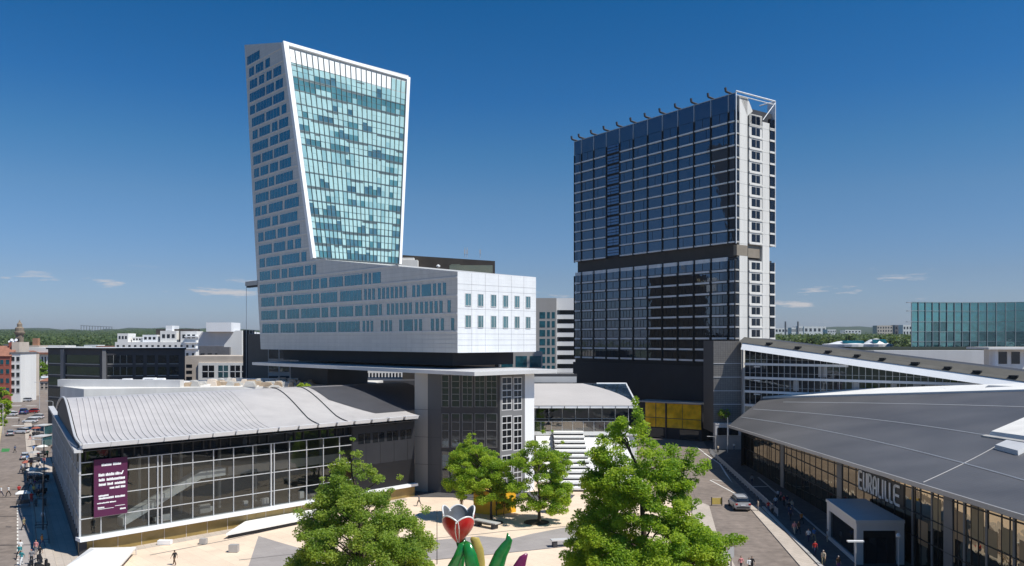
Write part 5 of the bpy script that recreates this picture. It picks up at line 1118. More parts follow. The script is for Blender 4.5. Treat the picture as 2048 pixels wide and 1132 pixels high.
# flower sculpture: a plain giant red bloom with green leaves
fl_ = thing('flower_sculpture', 'giant painted metal flower sculpture, red bloom on thick glossy green leaves', 'sculpture', P(920, 1200, 80).to_2d().to_3d())
Yf = 80; bc = P(917, 1084, Yf); M['gred'] = mat('gloss_red', (.50, .012, .012), .3, 0, .1, .4, spec=.6); M['gwhite'] = mat('gloss_white', (.78, .77, .75), .25, 0, .03, 1, spec=.6); M['ggreen'] = mat('gloss_green', (.012, .17, .035), .2, 0, .35, .8, spec=.6); M['gsilver'] = mat('gloss_silver', (.22, .225, .235), .3, .3, .2, .8)
M['gyellow'] = mat('gloss_ochre', (.45, .36, .10), .3, 0, .15, .8); M['gplum'] = mat('gloss_plum', (.16, .02, .09), .25, 0, .2, .8)
def petal(a0, spread, h, r0, flare, lean=0.):
    def f(u, v, off=0.):
        a = a0+spread*(u*(1-.12*v*v)); rad = (r0*(.22+1.25*math.sin(min(1, v*1.05)*1.75)*.82)+flare*v**3)+off; z = h*(v-.20*v*v*u*u)
        return (bc.x+rad*math.cos(a), bc.y+rad*math.sin(a), bc.z+z)
    return f
for k, (a0, h) in enumerate(((R(-55), 2.7), (R(-128), 2.75), (R(165), 3.45), (R(95), 3.3), (R(20), 3.4))):
    f = petal(a0, R(46), h, 1.22, .10); U = [x/5-1 for x in range(11)]; V = [x/10 for x in range(11)]
    m = MB(); m.grid(lambda u, v: f(u, v), U, V, 0); m.grid(lambda u, v: f(u, v, -.10), U, V, 1)
    m.tube([f(u, 1, -.05) for u in U], .085, 6, 2); m.tube([f(1, v, -.05) for v in V], .06, 5, 2); m.tube([f(-1, v, -.05) for v in V], .06, 5, 2)
    m.build('petal', ['gred', 'gsilver', 'gwhite'], fl_, smooth=True)
def blade(pts, wid, m_, nm, up=Vector((0, -1, .15))):
    """a thick leaf: a flattened tapering tube through the points"""
    m = MB(); pts = [Vector(p) for p in pts]; n = 10
    for i, p in enumerate(pts):
        t = (pts[min(i+1, len(pts)-1)]-pts[max(0, i-1)]).normalized(); s_ = t.cross(up).normalized(); b_ = t.cross(s_)
        m.v += [tuple(p+s_*math.cos(2*math.pi*q_/n)*wid[i]+b_*math.sin(2*math.pi*q_/n)*wid[i]*.38) for q_ in range(n)]
        if i:
            for q_ in range(n): r_ = (q_+1) % n; a, c = (i-1)*n, i*n; m.f.append((a+q_, a+r_, c+r_, c+q_)); m.m.append(0)
    m.f.append(tuple(range(n))); m.m.append(0); e = (len(pts)-1)*n; m.f.append(tuple(e+q_ for q_ in range(n))); m.m.append(0)
    return m.build(nm, m_, fl_, smooth=True)
PP = lambda l_, Y=Yf: [P(x, y, Y+d) for x, y, d in l_]
blade(PP([(925, 1255, 0), (921, 1180, 0), (920, 1130, 0), (924, 1100, 0), (921, 1078, 0)]), [.45, .42, .40, .42, .5], 'ggreen', 'stem')
blade(PP([(890, 1250, -1), (898, 1180, -1), (903, 1140, -1), (915, 1115, -1.2), (927, 1092, -1.2), (931, 1086, -1)]), [.5, .6, .55, .42, .5, .2], 'ggreen', 'leaf')
blade(PP([(945, 1250, -1.5), (948, 1180, -1.5), (946, 1140, -1.5), (941, 1112, -1.5), (934, 1090, -1.3), (930, 1084, -1)]), [.4, .6, .7, .62, .45, .2], 'ggreen', 'leaf')
blade(PP([(962, 1250, .5), (962, 1180, .5), (961, 1125, .5), (957, 1100, .5), (950, 1080, .5), (942, 1076, .3)]), [.3, .35, .45, .5, .45, .15], 'gyellow', 'leaf')
blade(PP([(975, 1250, 0), (982, 1180, 0), (992, 1135, 0), (1002, 1108, 0), (1012, 1092, 0), (1018, 1080, 0), (1015, 1066, 0)]), [.4, .6, .75, .62, .5, .34, .05], 'ggreen', 'leaf')
blade(PP([(1020, 1250, 1), (1030, 1180, 1), (1038, 1135, 1), (1046, 1117, 1), (1054, 1107, 1)]), [.4, .6, .6, .4, .12], 'gplum', 'leaf')
def post(name, label, px, py_base, h, r=.06, m_='dark2', cat='post', head=None, z0=0, group=None, Y=None):
    c = G(px, py_base, z0) if Y is None else Vector((P(px, HZ, Y).x, Y, z0))
    t = thing(name, label, cat, c, group); m = MB(); m.tube([c, (c.x, c.y, h)], [r*1.2, r*.8], 6); m.build('pole', m_, t)
    if head == 'twin':
        for s_ in (-1, 1): m = MB(); m.box(c.x+min(0, s_*.85), c.x+max(0, s_*.85), c.y-.18, c.y+.18, h-.05, h+.1); m.build('lamp_head', 'white', t)
    if head == 'arm': m = MB(); m.tube([(c.x, c.y, h), (c.x-.5, c.y, h+.15), (c.x-1.3, c.y, h+.2)], .05, 5); m.box(c.x-1.9, c.x-1.2, c.y-.15, c.y+.15, h+.12, h+.26); m.build('lamp_head', 'rail', t)
    if head == 'sign': m = MB(); m.box(c.x-.32, c.x+.32, c.y-.06, c.y, h-1.6, h-.5); m.build('panel', 'alu_light', t)
    if head == 'globe': m = MB(); m.lathe([(.05, 0), (.28, .12), (.3, .3), (.1, .5)], (c.x, c.y, h), 8); m.build('lamp_head', 'white', t)
    return t
post('slim_mast', 'slim dark mast left of the flower sculpture', 874, 0, 6.0, .045, Y=92)
post('lamp_post', 'white twin-headed lamp post before the entrance porch', 1711, 0, 4.0, .07, 'rail', 'lamp post', 'twin', Y=86)
post('sign_post', 'dark post with a pale information panel at the lower edge of the road', 1462, 0, 3.4, .06, 'black', 'sign post', 'sign', Y=88)
post('lamp_post', 'tall thin lamp post in the shade under the tip of the mall roof', 1455, 905, 7.8, .08, 'rail', 'lamp post')
post('lamp_post', 'lamp post with a side arm at the left edge of the stair tower', 1427, 884, 11.5, .09, 'rail', 'lamp post', 'arm')
post('lamp_post', 'pale mast rising in front of the shaded mall glass beyond the big pillar', 1584, 985, 6.4, .07, 'rail', 'lamp post')
post('lamp_post', 'thin mast in front of the mall glass just beyond the railing end', 1511, 935, 6.0, .06, 'rail', 'lamp post')
post('lamp_post', 'pale mast standing before the amber glass pavilion', 1333, 875, 9.2, .11, 'rail', 'lamp post')
post('lamp_post', 'short globe lamp beside the right side of the entrance porch', 1797, 0, 3.9, .06, 'rail', 'lamp post', 'globe', Y=88)
post('lamp_post', 'small white-headed lamp at the far end of the railing', 1431, 903, 3.2, .06, 'rail', 'lamp post', 'arm')
for i, (x, y) in enumerate(((1521, 934), (1531, 941), (1541, 949), (1551, 956), (1561, 964))):
    c = G(x, y, .03); m = MB(); m.lathe([(.16, 0), (.16, .85), (.12, 1.0), (.02, 1.05)], c, 8); tag(m.build('bollard', 'white', loc=c), ['farthest of five white bollards in the mall shade', 'second farthest of five white bollards in the mall shade', 'middle one of five white bollards in the mall shade', 'second nearest of five white bollards in the mall shade', 'nearest of five white bollards in the mall shade'][i], 'bollard', 'bollards on the mall pavement')
c = G(1412, 1002); t = thing('road_sign', 'yellow-sided works barrier at the kerb left of the silver car', 'barrier', c)
m = MB(); m.box(c.x-.05, c.x+1.6, c.y-3.6, c.y-3.5, .2, 1.15); m.build('board', mat('yellow_board', (.6, .45, .12), .7), t); m = MB(); m.box(c.x-.05, c.x+.05, c.y-3.7, c.y-3.5, 0, 1.3); m.build('leg', 'black', t); m = MB(); m.box(c.x+1.5, c.x+1.6, c.y-3.7, c.y-3.5, 0, 1.3); m.build('leg', 'black', t)
# ================================================================== vehicles
def car_mesh():
    def sect(rows, mi=0):
        m = MB(); n = None
        for y, zb, zt, hw in rows:
            sec = [(-hw*.86, zb), (-hw, zb+.16), (-hw, zb+(zt-zb)*.62), (-hw*.93, zt-.03), (-hw*.7, zt), (hw*.7, zt), (hw*.93, zt-.03), (hw, zb+(zt-zb)*.62), (hw, zb+.16), (hw*.86, zb)]
            n = len(sec); m.v += [(x, y, z) for x, z in sec]
        for k in range(len(rows)-1):
            for q_ in range(n): r_ = (q_+1) % n; m.f.append((k*n+q_, k*n+r_, (k+1)*n+r_, (k+1)*n+q_)); m.m.append(mi)
        m.f.append(tuple(range(n))); m.m.append(mi); e = (len(rows)-1)*n; m.f.append(tuple(e+q_ for q_ in range(n))); m.m.append(mi); return m
    body = sect([(-2.12, .45, .62, .74), (-2.1, .32, .98, .84), (-1.95, .24, 1.02, .89), (-1.2, .22, 1.0, .91), (.6, .22, .98, .91), (1.35, .23, .90, .89), (1.9, .28, .78, .82), (2.1, .36, .62, .70)])
    cab = sect([(-2.0, .98, 1.06, .76), (-1.72, .97, 1.46, .70), (-.2, .97, 1.52, .72), (.5, .97, 1.45, .70), (1.3, .90, .96, .72)])
    top = sect([(-1.78, 1.43, 1.50, .60), (-1.0, 1.48, 1.56, .64), (-.2, 1.49, 1.56, .64), (.42, 1.44, 1.50, .60)])
    return body, cab, top
def make_car():
    t = thing('car', 'x', 'car'); b, c, r_ = car_mesh()
    b.build('body', 'car_silver', t, smooth=False); c.build('windows', 'win_dark', t); r_.build('roof', 'car_silver', t)
    m = MB(); m.box(-.72, .72, -2.17, -2.08, .38, .56); m.build('bumper', 'dark2', t)
    m = MB(); m.box(-.26, .26, -2.15, -2.09, .66, .78); m.build('number_plate', 'white', t)
    for sx_ in (-1, 1):
        for y in (-1.3, 1.3):
            m = MB(); m.tube([(sx_*.70, y, .33), (sx_*.92, y, .33)], .33, 14, 0); w_ = m.build('wheel', 'tyre', t); m = MB(); m.tube([(sx_*.9, y, .33), (sx_*.935, y, .33)], .2, 10); m.build('rim', 'steel', w_)
        m = MB(); m.box(sx_*.72-.12, sx_*.72+.12, -2.13, -2.02, .74, .94); m.build('tail_light', 'lamp_red', t)
        m = MB(); m.box(sx_*.6-.15, sx_*.6+.15, 1.95, 2.06, .55, .68); m.build('headlight', 'lamp_clear', t)
    return t
car0 = make_car(); used_car = False
def place(proto, used, loc, rz, sc=1.0):
    o = copy_tree(proto) if used else proto
    o.location = loc; o.rotation_euler = (0, 0, rz); o.scale = (sc, sc, sc); return o
def paint(o, names, mat_):
    for ch in [k for k in COL.objects if k.parent == o]:
        if ch.name.split('.')[0] in names:
            for s_ in ch.material_slots: s_.link = 'OBJECT'; s_.material = M[mat_]
cars = [(1478, 1016, 3, 'silver', 'silver hatchback driving away on the road beside the railing', 1.3),
        (60, 846, 95, 'white', 'white car crossing the far street junction, frontmost of the white pair', 1), (73, 838, 95, 'white', 'white car beside the tram shelter at the far junction', 1), (48, 828, 20, 'blue', 'dark blue van-like car at the far junction', 1.25), (20, 871, 35, 'silver', 'silver car on the left street nearest the yellow kerb', .95),
        (43, 867, 80, 'white', 'cream-white car in the middle of the left street', .95), (65, 826, 90, 'red', 'dark red car right of the blue one at the far junction', .95), (42, 791, 90, 'white', 'white car in the farthest row at the street end', 1), (68, 788, 90, 'silver', 'silver car in the farthest row before the beige house', 1), (22, 832, 88, 'white', 'white car near the left street tree', .95), (63, 781, 85, 'grey', 'dark grey car under the beige house at the street end', 1), (35, 784, 85, 'black', 'black car before the low hall at the street end', 1), (52, 803, 92, 'silver', 'silver car alone in the middle of the far junction', 1), (104, 832, 31, 'white', 'white car parked by the hall gable', 1.0), (50, 918, 31, 'white', 'white car stopped at the stalls on the left street', .9)]
for i, (x, y, a, colr, lab, s_) in enumerate(cars):
    o = place(car0, i > 0, G(x, y, .03), R(a-6 if i == 0 else a), s_); tag(o, lab, 'car', 'cars on the street' if i else None); paint(o, ('body', 'roof'), 'car_'+colr)
    if i == 0: o.pop('group', None) if 'group' in o else None
def make_scooter():
    t = thing('motor_scooter', 'x', 'motor scooter')
    for y in (-.62, .62): m = MB(); m.tube([(-.06, y, .27), (.06, y, .27)], .27, 12); m.build('wheel', 'tyre', t)
    m = MB(); m.hexa([(-.14, -.8, .4), (.14, -.8, .4), (.14, .25, .25), (-.14, .25, .25), (-.17, -.75, .72), (.17, -.75, .72), (.15, .1, .5), (-.15, .1, .5)]); m.hexa([(-.2, .35, .25), (.2, .35, .25), (.2, .5, .25), (-.2, .5, .25), (-.22, .42, .9), (.22, .42, .9), (.16, .56, .92), (-.16, .56, .92)]); m.build('body', 'car_black', t)
    m = MB(); m.box(-.15, .15, -.7, .05, .72, .82); m.build('seat', 'black', t)
    m = MB(); m.tube([(-.32, .42, 1.02), (0, .5, 1.0), (.32, .42, 1.02)], .03, 6); m.tube([(0, .5, .3), (0, .48, 1.0)], .04, 6); m.build('handlebar', 'dark2', t)
    return t
sc0 = make_scooter()
for i, (x, y, a, lab) in enumerate(((61, 1140, 20, 'dark scooter standing nearest the street kerb'), (79, 1128, 40, 'dark scooter parked on the pavement behind the front one'), (84, 1138, -30, 'dark scooter leaning at the right of the parked group'), (72, 1012, 31, 'dark scooter by the fenced pavement bed'), (90, 1010, 31, 'black scooter beside the fenced pavement bed, nearer the hall'))):
    tag(place(sc0, i > 0, G(x, y, .12 if x > 70 else .03), R(a)), lab, 'motor scooter', 'scooters by the left street')
def make_stall():
    t = thing('market_cart', 'x', 'market cart')
    m = MB(); m.box(-.8, .8, -.5, .5, .45, 1.0); m.build('counter', 'dark2', t)
    m = MB(); m.hexa([(-.95, -.7, 1.9), (.95, -.7, 1.9), (.95, .7, 1.9), (-.95, .7, 1.9), (-.5, -.2, 2.25), (.5, -.2, 2.25), (.5, .2, 2.25), (-.5, .2, 2.25)]); m.build('canopy', 'whitewall', t)
    for sx_ in (-.75, .75):
        for y in (-.45, .45): m = MB(); m.tube([(sx_, y, .3), (sx_, y, 1.95)], .03, 5); m.build('post', 'rail', t)
        m = MB(); m.tube([(sx_*1.05, 0, .3), (sx_*1.15, 0, .3)], .3, 12); m.build('wheel', 'tyre', t)
    return t
st0 = make_stall(); stalls = [(46, 1013, 'whitewall', 'white-roofed cart at the edge of the left street lane'), (56, 946, 'brick', 'red-roofed stall among the cluster on the left street'), (66, 962, 'whitewall', 'white-roofed stall at the end of the fenced bed, street side'), (78, 964, 'beige', 'beige-roofed stall next to the white stall by the fenced bed'), (86, 962, 'whitewall', 'white-roofed stall nearest the hall shadow'), (70, 925, 'alu', 'grey-roofed stall behind the red one'), (84, 912, 'whitewall', 'white-roofed stall beside the grey bus shelter'), (72, 872, 'brick', 'orange-red stall roof on the far pavement'), (82, 990, 'dark2', 'dark-roofed cart on the pale pavement by the hall')]
for i, (x, y, mt, lab) in enumerate(stalls): o = place(st0, i > 0, G(x, y, .1), R(31+i*7), 1.05); tag(o, lab, 'market cart', 'stalls and carts on the left street'); paint(o, ('canopy',), mt)
for i, (x, y, lab) in enumerate(((88, 868, 'grey glass bus shelter on the far pavement near the hall corner'), (84, 892, 'grey glass bus shelter, nearer of the two by the hall side'))):
    c = G(x, y, .1); t = thing('bus_shelter', lab, 'bus shelter', c, 'bus shelters'); m = MB(); m.box(c.x-1.4, c.x+1.4, c.y-2.2, c.y+2.2, 2.4, 2.6); m.build('roof', 'alu_light', t)
    m = MB(); m.box(c.x+1.2, c.x+1.25, c.y-2.0, c.y+2.0, .2, 2.4); m.build('glass', 'win_teal', t)
    for dx, dy in ((-1.2, -2), (1.2, -2), (-1.2, 2), (1.2, 2)): m = MB(); m.tube([(c.x+dx, c.y+dy, 0), (c.x+dx, c.y+dy, 2.4)], .06, 5); m.build('post', 'rail', t)
    m = MB(); m.box(c.x+.6, c.x+1.1, c.y-1.4, c.y+1.4, .4, .5); m.build('seat', 'dark2', t)
for i, (x, y, h, lab) in enumerate(((79, 818, 9.5, 'tall pale street lamp at the far junction'), (88, 985, 8.5, 'dark street lamp standing in the fenced pavement bed'), (86, 1062, 7.5, 'dark street lamp on the pavement nearest the viewer at left'), (106, 867, 8.5, 'pale mast with a cross arm near the hall corner'), (6, 868, 8, 'street lamp at the yellow kerb of the left street'))):
    post('street_lamp', lab, x, y, h, .08, 'rail' if i in (0, 3, 4) else 'dark2', 'street lamp', 'arm', group='lamps along the left street')
for i, (x0, y0, x1, y1, lab) in enumerate(((66, 1000, 72, 1052, 'low dark fence round the pavement bed, upper one'), (70, 1058, 73, 1088, 'low dark fence round the pavement bed, lower one'), (64, 945, 67, 985, 'low dark fence round the bed among the stalls'))):
    a, c = G(x0, y0, .12), G(x1, y1, .12); wv_ = Vector((1.4, .2, 0)); t = thing('bed_fence', lab, 'fence', a)
    cs = [a, c, c+wv_, a+wv_]
    for p, q_ in zip(cs, cs[1:]+cs[:1]):
        m = MB(); m.tube([p+Vector((0, 0, .5)), q_+Vector((0, 0, .5))], .035, 4); m.tube([p+Vector((0, 0, .2)), q_+Vector((0, 0, .2))], .03, 4); m.tube([p, p+Vector((0, 0, .6))], .05, 4); m.build('rail', 'dark2', t)
    m = MB(); m.prism([(p.x, p.y) for p in cs], .1, .16); m.build('bed', 'beige', t)
# ================================================================== people
def person_parts(walk):
    """one continuous body grown over a jointed skeleton; clothes and hair are shells over it"""
    V, E, Rr = [], [], []
    def add(p, r, parent=None):
        V.append(p); Rr.append(r if isinstance(r, tuple) else (r, r)); i = len(V)-1
        if parent is not None: E.append((parent, i))
        return i
    s = walk
    pel = add((0, 0, .95), (.15, .105)); wa = add((0, -.01, 1.10), (.135, .095), pel); ch = add((0, 0, 1.30), (.165, .11), wa); nk = add((0, .0, 1.46), .055, ch); hd = add((0, .01, 1.54), .075, nk); h2 = add((0, .015, 1.63), .092, hd); h3 = add((0, .0, 1.70), .075, h2)
    for sx_ in (-1, 1):
        hp = add((sx_*.09, 0, .88), .095, pel); fwd = s*sx_
        kn = add((sx_*.10, .20*fwd+.03, .50), .062, hp); an = add((sx_*.10, .30*fwd-(.06 if fwd < 0 else 0), .10+(.05 if fwd < 0 else 0)), .042, kn); add((sx_*.11, .30*fwd+.15-(.06 if fwd < 0 else 0), .045), .042, an)
        sh_ = add((sx_*.19, 0, 1.39), .06, ch); el = add((sx_*.235, -.12*fwd-.02, 1.13), .043, sh_); wr = add((sx_*.25, -.24*fwd+.06, .90), .030, el); pm = add((sx_*.25, -.27*fwd+.08, .83), .034, wr)
        for q_ in range(4): k1 = add((sx_*.25+sx_*.002, -.27*fwd+.055+.018*q_, .775-.006*(q_ in (1, 2))), .010, pm); add((sx_*.243, -.27*fwd+.06+.018*q_, .735-.010*(q_ in (1, 2))), .008, k1)
        t1 = add((sx_*.235, -.27*fwd+.125, .82), .011, pm); add((sx_*.232, -.27*fwd+.14, .785), .009, t1)
    me = bpy.data.meshes.new('skeleton'); me.from_pydata(V, E, []); o = bpy.data.objects.new('skeleton', me); COL.objects.link(o)
    sm = o.modifiers.new('Skin', 'SKIN'); sm.use_smooth_shade = True
    for i, r in enumerate(Rr): me.skin_vertices[0].data[i].radius = r
    me.skin_vertices[0].data[0].use_root = True
    o.modifiers.new('Sub', 'SUBSURF').levels = 1; o.modifiers['Sub'].render_levels = 1
    dg = bpy.context.evaluated_depsgraph_get(); ev = bpy.data.meshes.new_from_object(o.evaluated_get(dg)); bpy.data.objects.remove(o)
    bm = bmesh.new(); bm.from_mesh(ev); bpy.data.meshes.remove(ev); bm.normal_update()
    nose = [v for v in bm.verts if 1.56 < v.co.z < 1.62 and v.co.y > .08 and abs(v.co.x) < .03]
    for v in nose: v.co.y += .018
    def shell(test, off):
        b2 = bm.copy(); bmesh.ops.delete(b2, geom=[f for f in b2.faces if not test(f.calc_center_median())], context='FACES')
        for v in b2.verts: v.co += v.normal*off
        return b2
    arm = lambda c: abs(c.x) > .185
    shirt = shell(lambda c: .93 < c.z < 1.455 and (not arm(c) or c.z > 1.10), .014)
    trous = shell(lambda c: c.z < .96 and c.z > .085 and not (arm(c)), .012)
    hair = shell(lambda c: c.z > 1.50 and (c.z > 1.665 or (c.y < .01 and c.z > 1.53)), .014)
    shoe = shell(lambda c: c.z < .10, .01)
    out = []
    for nm, b_, mt in (('body', bm, 'skin'), ('shirt', shirt, 'cloth_white'), ('trousers', trous, 'cloth_black'), ('hair', hair, 'hair_dark'), ('shoes', shoe, 'cloth_black')):
        m_ = bpy.data.meshes.new(nm); b_.to_mesh(m_); b_.free(); m_.materials.append(M[mt])
        for p_ in m_.polygons: p_.use_smooth = True
        out.append((nm, m_))
    return out
poses = [person_parts(.0), person_parts(1.), person_parts(-1.)]
used_labels = set()
def person(px, py, shirt, trous, hairc, where, walk, rz, z=.03, h=1.72, group=None, acc=None):
    lab = 'person in %s top and %s trousers %s' % (shirt, trous, where)
    assert lab not in used_labels, lab
    used_labels.add(lab); t = thing('person', lab, 'person', G(px, py, z), group)
    t.rotation_euler = (0, 0, rz); t.scale = (h/1.78,)*3
    for nm, me in poses[walk]:
        o = bpy.data.objects.new(nm, me); COL.objects.link(o); o.parent = t
        mt = {'shirt': 'cloth_'+shirt, 'trousers': 'cloth_'+trous, 'hair': hairc if hairc.startswith('hair') else 'cloth_'+hairc, 'body': 'skin', 'shoes': 'cloth_black'}[nm]
        o.material_slots[0].link = 'OBJECT'; o.material_slots[0].material = M[mt]
    return t
PR = [(1516, 1022, 'beige', 'grey', 'hair_dark', 'leaning by the railing right of the silver car', 0, 90), (1537, 1024, 'red', 'denim', 'hair_brown', 'at the railing end', 1, 200), (1545, 1029, 'grey', 'black', 'hair_dark', 'at the railing end beside the red top', 2, 160), (1551, 1014, 'white', 'navy', 'hair_fair', 'in the mall shade beyond the railing', 1, 10),
      (1562, 1002, 'pink', 'black', 'hair_dark', 'in the shaded crowd near the mall', 0, 40), (1568, 1012, 'red', 'black', 'hair_brown', 'in the shaded crowd near the mall', 1, 190), (1574, 1012, 'navy', 'grey', 'hair_fair', 'in the shaded crowd near the mall', 2, 170), (1578, 1026, 'black', 'denim', 'hair_grey', 'on the shade edge behind the kerb', 1, 180), (1581, 1040, 'navy', 'black', 'hair_dark', 'just behind the pink-topped walker', 1, 180),
      (1589, 1068, 'pink', 'beige', 'hair_brown', 'walking on the kerb side', 1, 185), (1597, 1068, 'brown', 'black', 'hair_dark', 'beside the pink-topped walker', 2, 185), (1617, 1084, 'white', 'navy', 'hair_dark', 'walking on the shade edge', 1, 175), (1628, 1082, 'blue', 'khaki', 'hair_fair', 'carrying on past the entrance porch', 2, 5), (1647, 1130, 'beige', 'khaki', 'white', 'in a white cap near the lower edge', 1, 150), (1677, 1142, 'brown', 'purple', 'white', 'in a white hat by the lamp', 0, 180),
      (1482, 1142, 'pink', 'black', 'hair_brown', 'on the corner pavement by the big tree', 1, 200), (1498, 1146, 'white', 'black', 'hair_dark', 'walking at the lower edge of the road', 2, 185), (1504, 1143, 'black', 'black', 'hair_dark', 'walking at the lower edge of the road', 1, 185), (1436, 905, 'beige', 'black', 'hair_dark', 'at the far railing end', 0, 30), (1468, 900, 'white', 'denim', 'hair_fair', 'far off under the mall roof tip', 1, 10)]
PR += [(1556, 1000, 'white', 'black', 'hair_brown', 'in the shaded crowd near the mall', 2, 20), (1584, 1022, 'beige', 'denim', 'hair_fair', 'in the mall shade beyond the pink-topped walker', 1, 150), (1603, 1048, 'orange', 'black', 'hair_dark', 'in the mall shade before the porch', 2, 10), (1655, 1085, 'white', 'beige', 'hair_grey', 'close to the porch side glass', 0, 60), (1630, 1110, 'red', 'navy', 'hair_dark', 'on the dark kerb side paving', 1, 175), (1504, 968, 'grey', 'navy', 'hair_dark', 'in the shade beyond the railing middle', 1, 5)]
for x, y, s_, tr_, hc, wh, wk, rz in PR: person(x, y, s_, tr_, hc, wh, wk, R(rz), .05, group='people on the mall pavement')
PL = [(17, 992, 'white', 'black', 'hair_dark', 'walking in the middle of the left street', 1, 150), (2, 993, 'white', 'navy', 'hair_fair', 'at the left edge of the street', 1, 150), (38, 990, 'red', 'black', 'hair_brown', 'beside the white-roofed cart', 0, 30), (63, 1005, 'red', 'red', 'hair_dark', 'at the corner of the fenced bed', 0, 0), (38, 1118, 'teal', 'black', 'hair_fair', 'on the lane line at the lower left', 1, 170), (43, 1130, 'teal', 'white', 'hair_grey', 'on the lane line at the lower left', 2, 170), (41, 1108, 'white', 'teal', 'hair_brown', 'on the lane line behind the teal tops', 0, 20), (63, 1128, 'grey', 'black', 'red', 'in a red cap by the front scooter', 0, 200), (72, 1108, 'pink', 'grey', 'hair_brown', 'by the lower fenced bed', 0, 180), (80, 1120, 'black', 'black', 'hair_dark', 'among the parked scooters', 1, 90),
      (42, 947, 'white', 'grey', 'hair_dark', 'on the street beside the red-roofed stall', 1, 150), (46, 943, 'white', 'beige', 'hair_grey', 'on the street beside the red-roofed stall', 0, 80), (50, 935, 'black', 'denim', 'hair_dark', 'in front of the white car by the stalls', 0, 0), (54, 925, 'blue', 'white', 'hair_fair', 'in front of the white car by the stalls', 1, 50), (62, 940, 'orange', 'black', 'hair_dark', 'between the red and white stalls', 0, 200), (74, 945, 'grey', 'black', 'hair_brown', 'among the stalls', 1, 20), (80, 938, 'white', 'denim', 'hair_dark', 'among the stalls', 2, 100), (88, 930, 'pink', 'denim', 'hair_fair', 'at the edge of the hall shadow', 1, 210), (55, 972, 'brown', 'grey', 'hair_dark', 'crossing below the stalls', 1, 130), (62, 976, 'beige', 'black', 'hair_brown', 'crossing below the stalls', 2, 100), (70, 978, 'purple', 'black', 'hair_dark', 'crossing below the stalls', 0, 90), (78, 980, 'beige', 'denim', 'hair_grey', 'crossing below the stalls', 1, 250), (86, 1045, 'white', 'grey', 'hair_dark', 'by the near street lamp', 0, 0), (66, 862, 'black', 'black', 'hair_dark', 'alone on the far street', 1, 90), (60, 880, 'black', 'red', 'hair_brown', 'on the far street by the orange stall', 2, 60), (38, 848, 'black', 'grey', 'hair_dark', 'at the far crossing', 0, 80), (104, 905, 'black', 'grey', 'hair_fair', 'in the hall side shadow', 1, 30)]
PL += [(45, 1000, 'green', 'denim', 'hair_dark', 'behind the white-roofed cart', 1, 40), (68, 990, 'yellow', 'black', 'hair_fair', 'by the upper fenced bed', 2, 10), (77, 1000, 'black', 'khaki', 'hair_dark', 'by the upper fenced bed', 1, 190), (58, 955, 'grey', 'denim', 'hair_grey', 'beside the red-roofed stall', 1, 100), (76, 915, 'red', 'black', 'hair_dark', 'behind the grey-roofed stall', 0, 30), (67, 905, 'blue', 'black', 'hair_brown', 'near the bus shelters', 1, 60), (78, 900, 'beige', 'grey', 'hair_dark', 'near the bus shelters', 2, 190), (95, 915, 'green', 'black', 'hair_fair', 'in the hall side shadow', 2, 20), (30, 905, 'denim', 'black', 'hair_dark', 'near the green road marking', 1, 95), (84, 1095, 'orange', 'denim', 'hair_dark', 'behind the parked scooters', 1, 330), (48, 1060, 'khaki', 'black', 'hair_brown', 'crossing the parking lane', 2, 250)]
for x, y, s_, tr_, hc, wh, wk, rz in PL: person(x, y, s_, tr_, hc, wh, wk, R(rz), .05, group='people on the left street')
PS = [(349, 1130, 'black', 'brown', 'hair_dark', 'on the sand paving near the white block seat', 1, 60), (923, 1018, 'brown', 'khaki', 'hair_dark', 'standing on the square behind the flower sculpture', 0, 0), (838, 1012, 'grey', 'black', 'hair_brown', 'on the pale paving by the tower leg', 1, 120), (1012, 1063, 'white', 'grey', 'hair_fair', 'beside the dark slab bench', 0, 30)]
PS = PS[:3]
for x, y, s_, tr_, hc, wh, wk, rz in PS: person(x, y, s_, tr_, hc, wh, wk, R(rz), .02, group='people on the square')
# ================================================================== trees and woods
def quads_mesh(name, co, mi, mats, parent, loc):
    n = len(co)//4; me = bpy.data.meshes.new(name); me.vertices.add(n*4); me.vertices.foreach_set('co', (co-np.array(loc)).astype(np.float32).ravel())
    me.loops.add(n*4); me.loops.foreach_set('vertex_index', np.arange(n*4, dtype=np.int32)); me.polygons.add(n); me.polygons.foreach_set('loop_start', np.arange(0, n*4, 4, dtype=np.int32))
    for m_ in mats: me.materials.append(M[m_])
    me.polygons.foreach_set('material_index', mi.astype(np.int32)); me.update(); me.validate()
    o = bpy.data.objects.new(name, me); COL.objects.link(o)
    if parent: o.parent = parent
    else: o.location = loc
    return o
def leaves(rg, centres, radii, per, size, nm):
    """leaf-sized rhombi scattered through clumps; more of them towards each clump's outside"""
    P_, C_ = [], []
    for (c, r, k) in zip(centres, radii, per):
        d = rg.normal(size=(k, 3)); d /= np.linalg.norm(d, axis=1)[:, None]; rad = rg.random(k)**.45
        P_.append(np.array(c)+d*rad[:, None]*np.array(r)); C_.append(np.full(k, rg.integers(0, nm)))
    p = np.concatenate(P_); c = np.concatenate(C_); n = len(p)
    a = rg.normal(size=(n, 3)); a[:, 2] = a[:, 2]*.6-.15; a /= np.linalg.norm(a, axis=1)[:, None]
    b = np.cross(a, rg.normal(size=(n, 3))*.6+np.array([.3, -.35, 1.])); b /= np.linalg.norm(b, axis=1)[:, None]+1e-6
    s = (size*(.65+.7*rg.random(n)))[:, None]
    co = np.stack([p-a*s*.5, p+b*s*.34, p+a*s*.5, p-b*s*.34], 1).reshape(-1, 3)
    mi = np.where(rg.random(n) < .3, rg.integers(0, nm, n), c)
    return co, mi
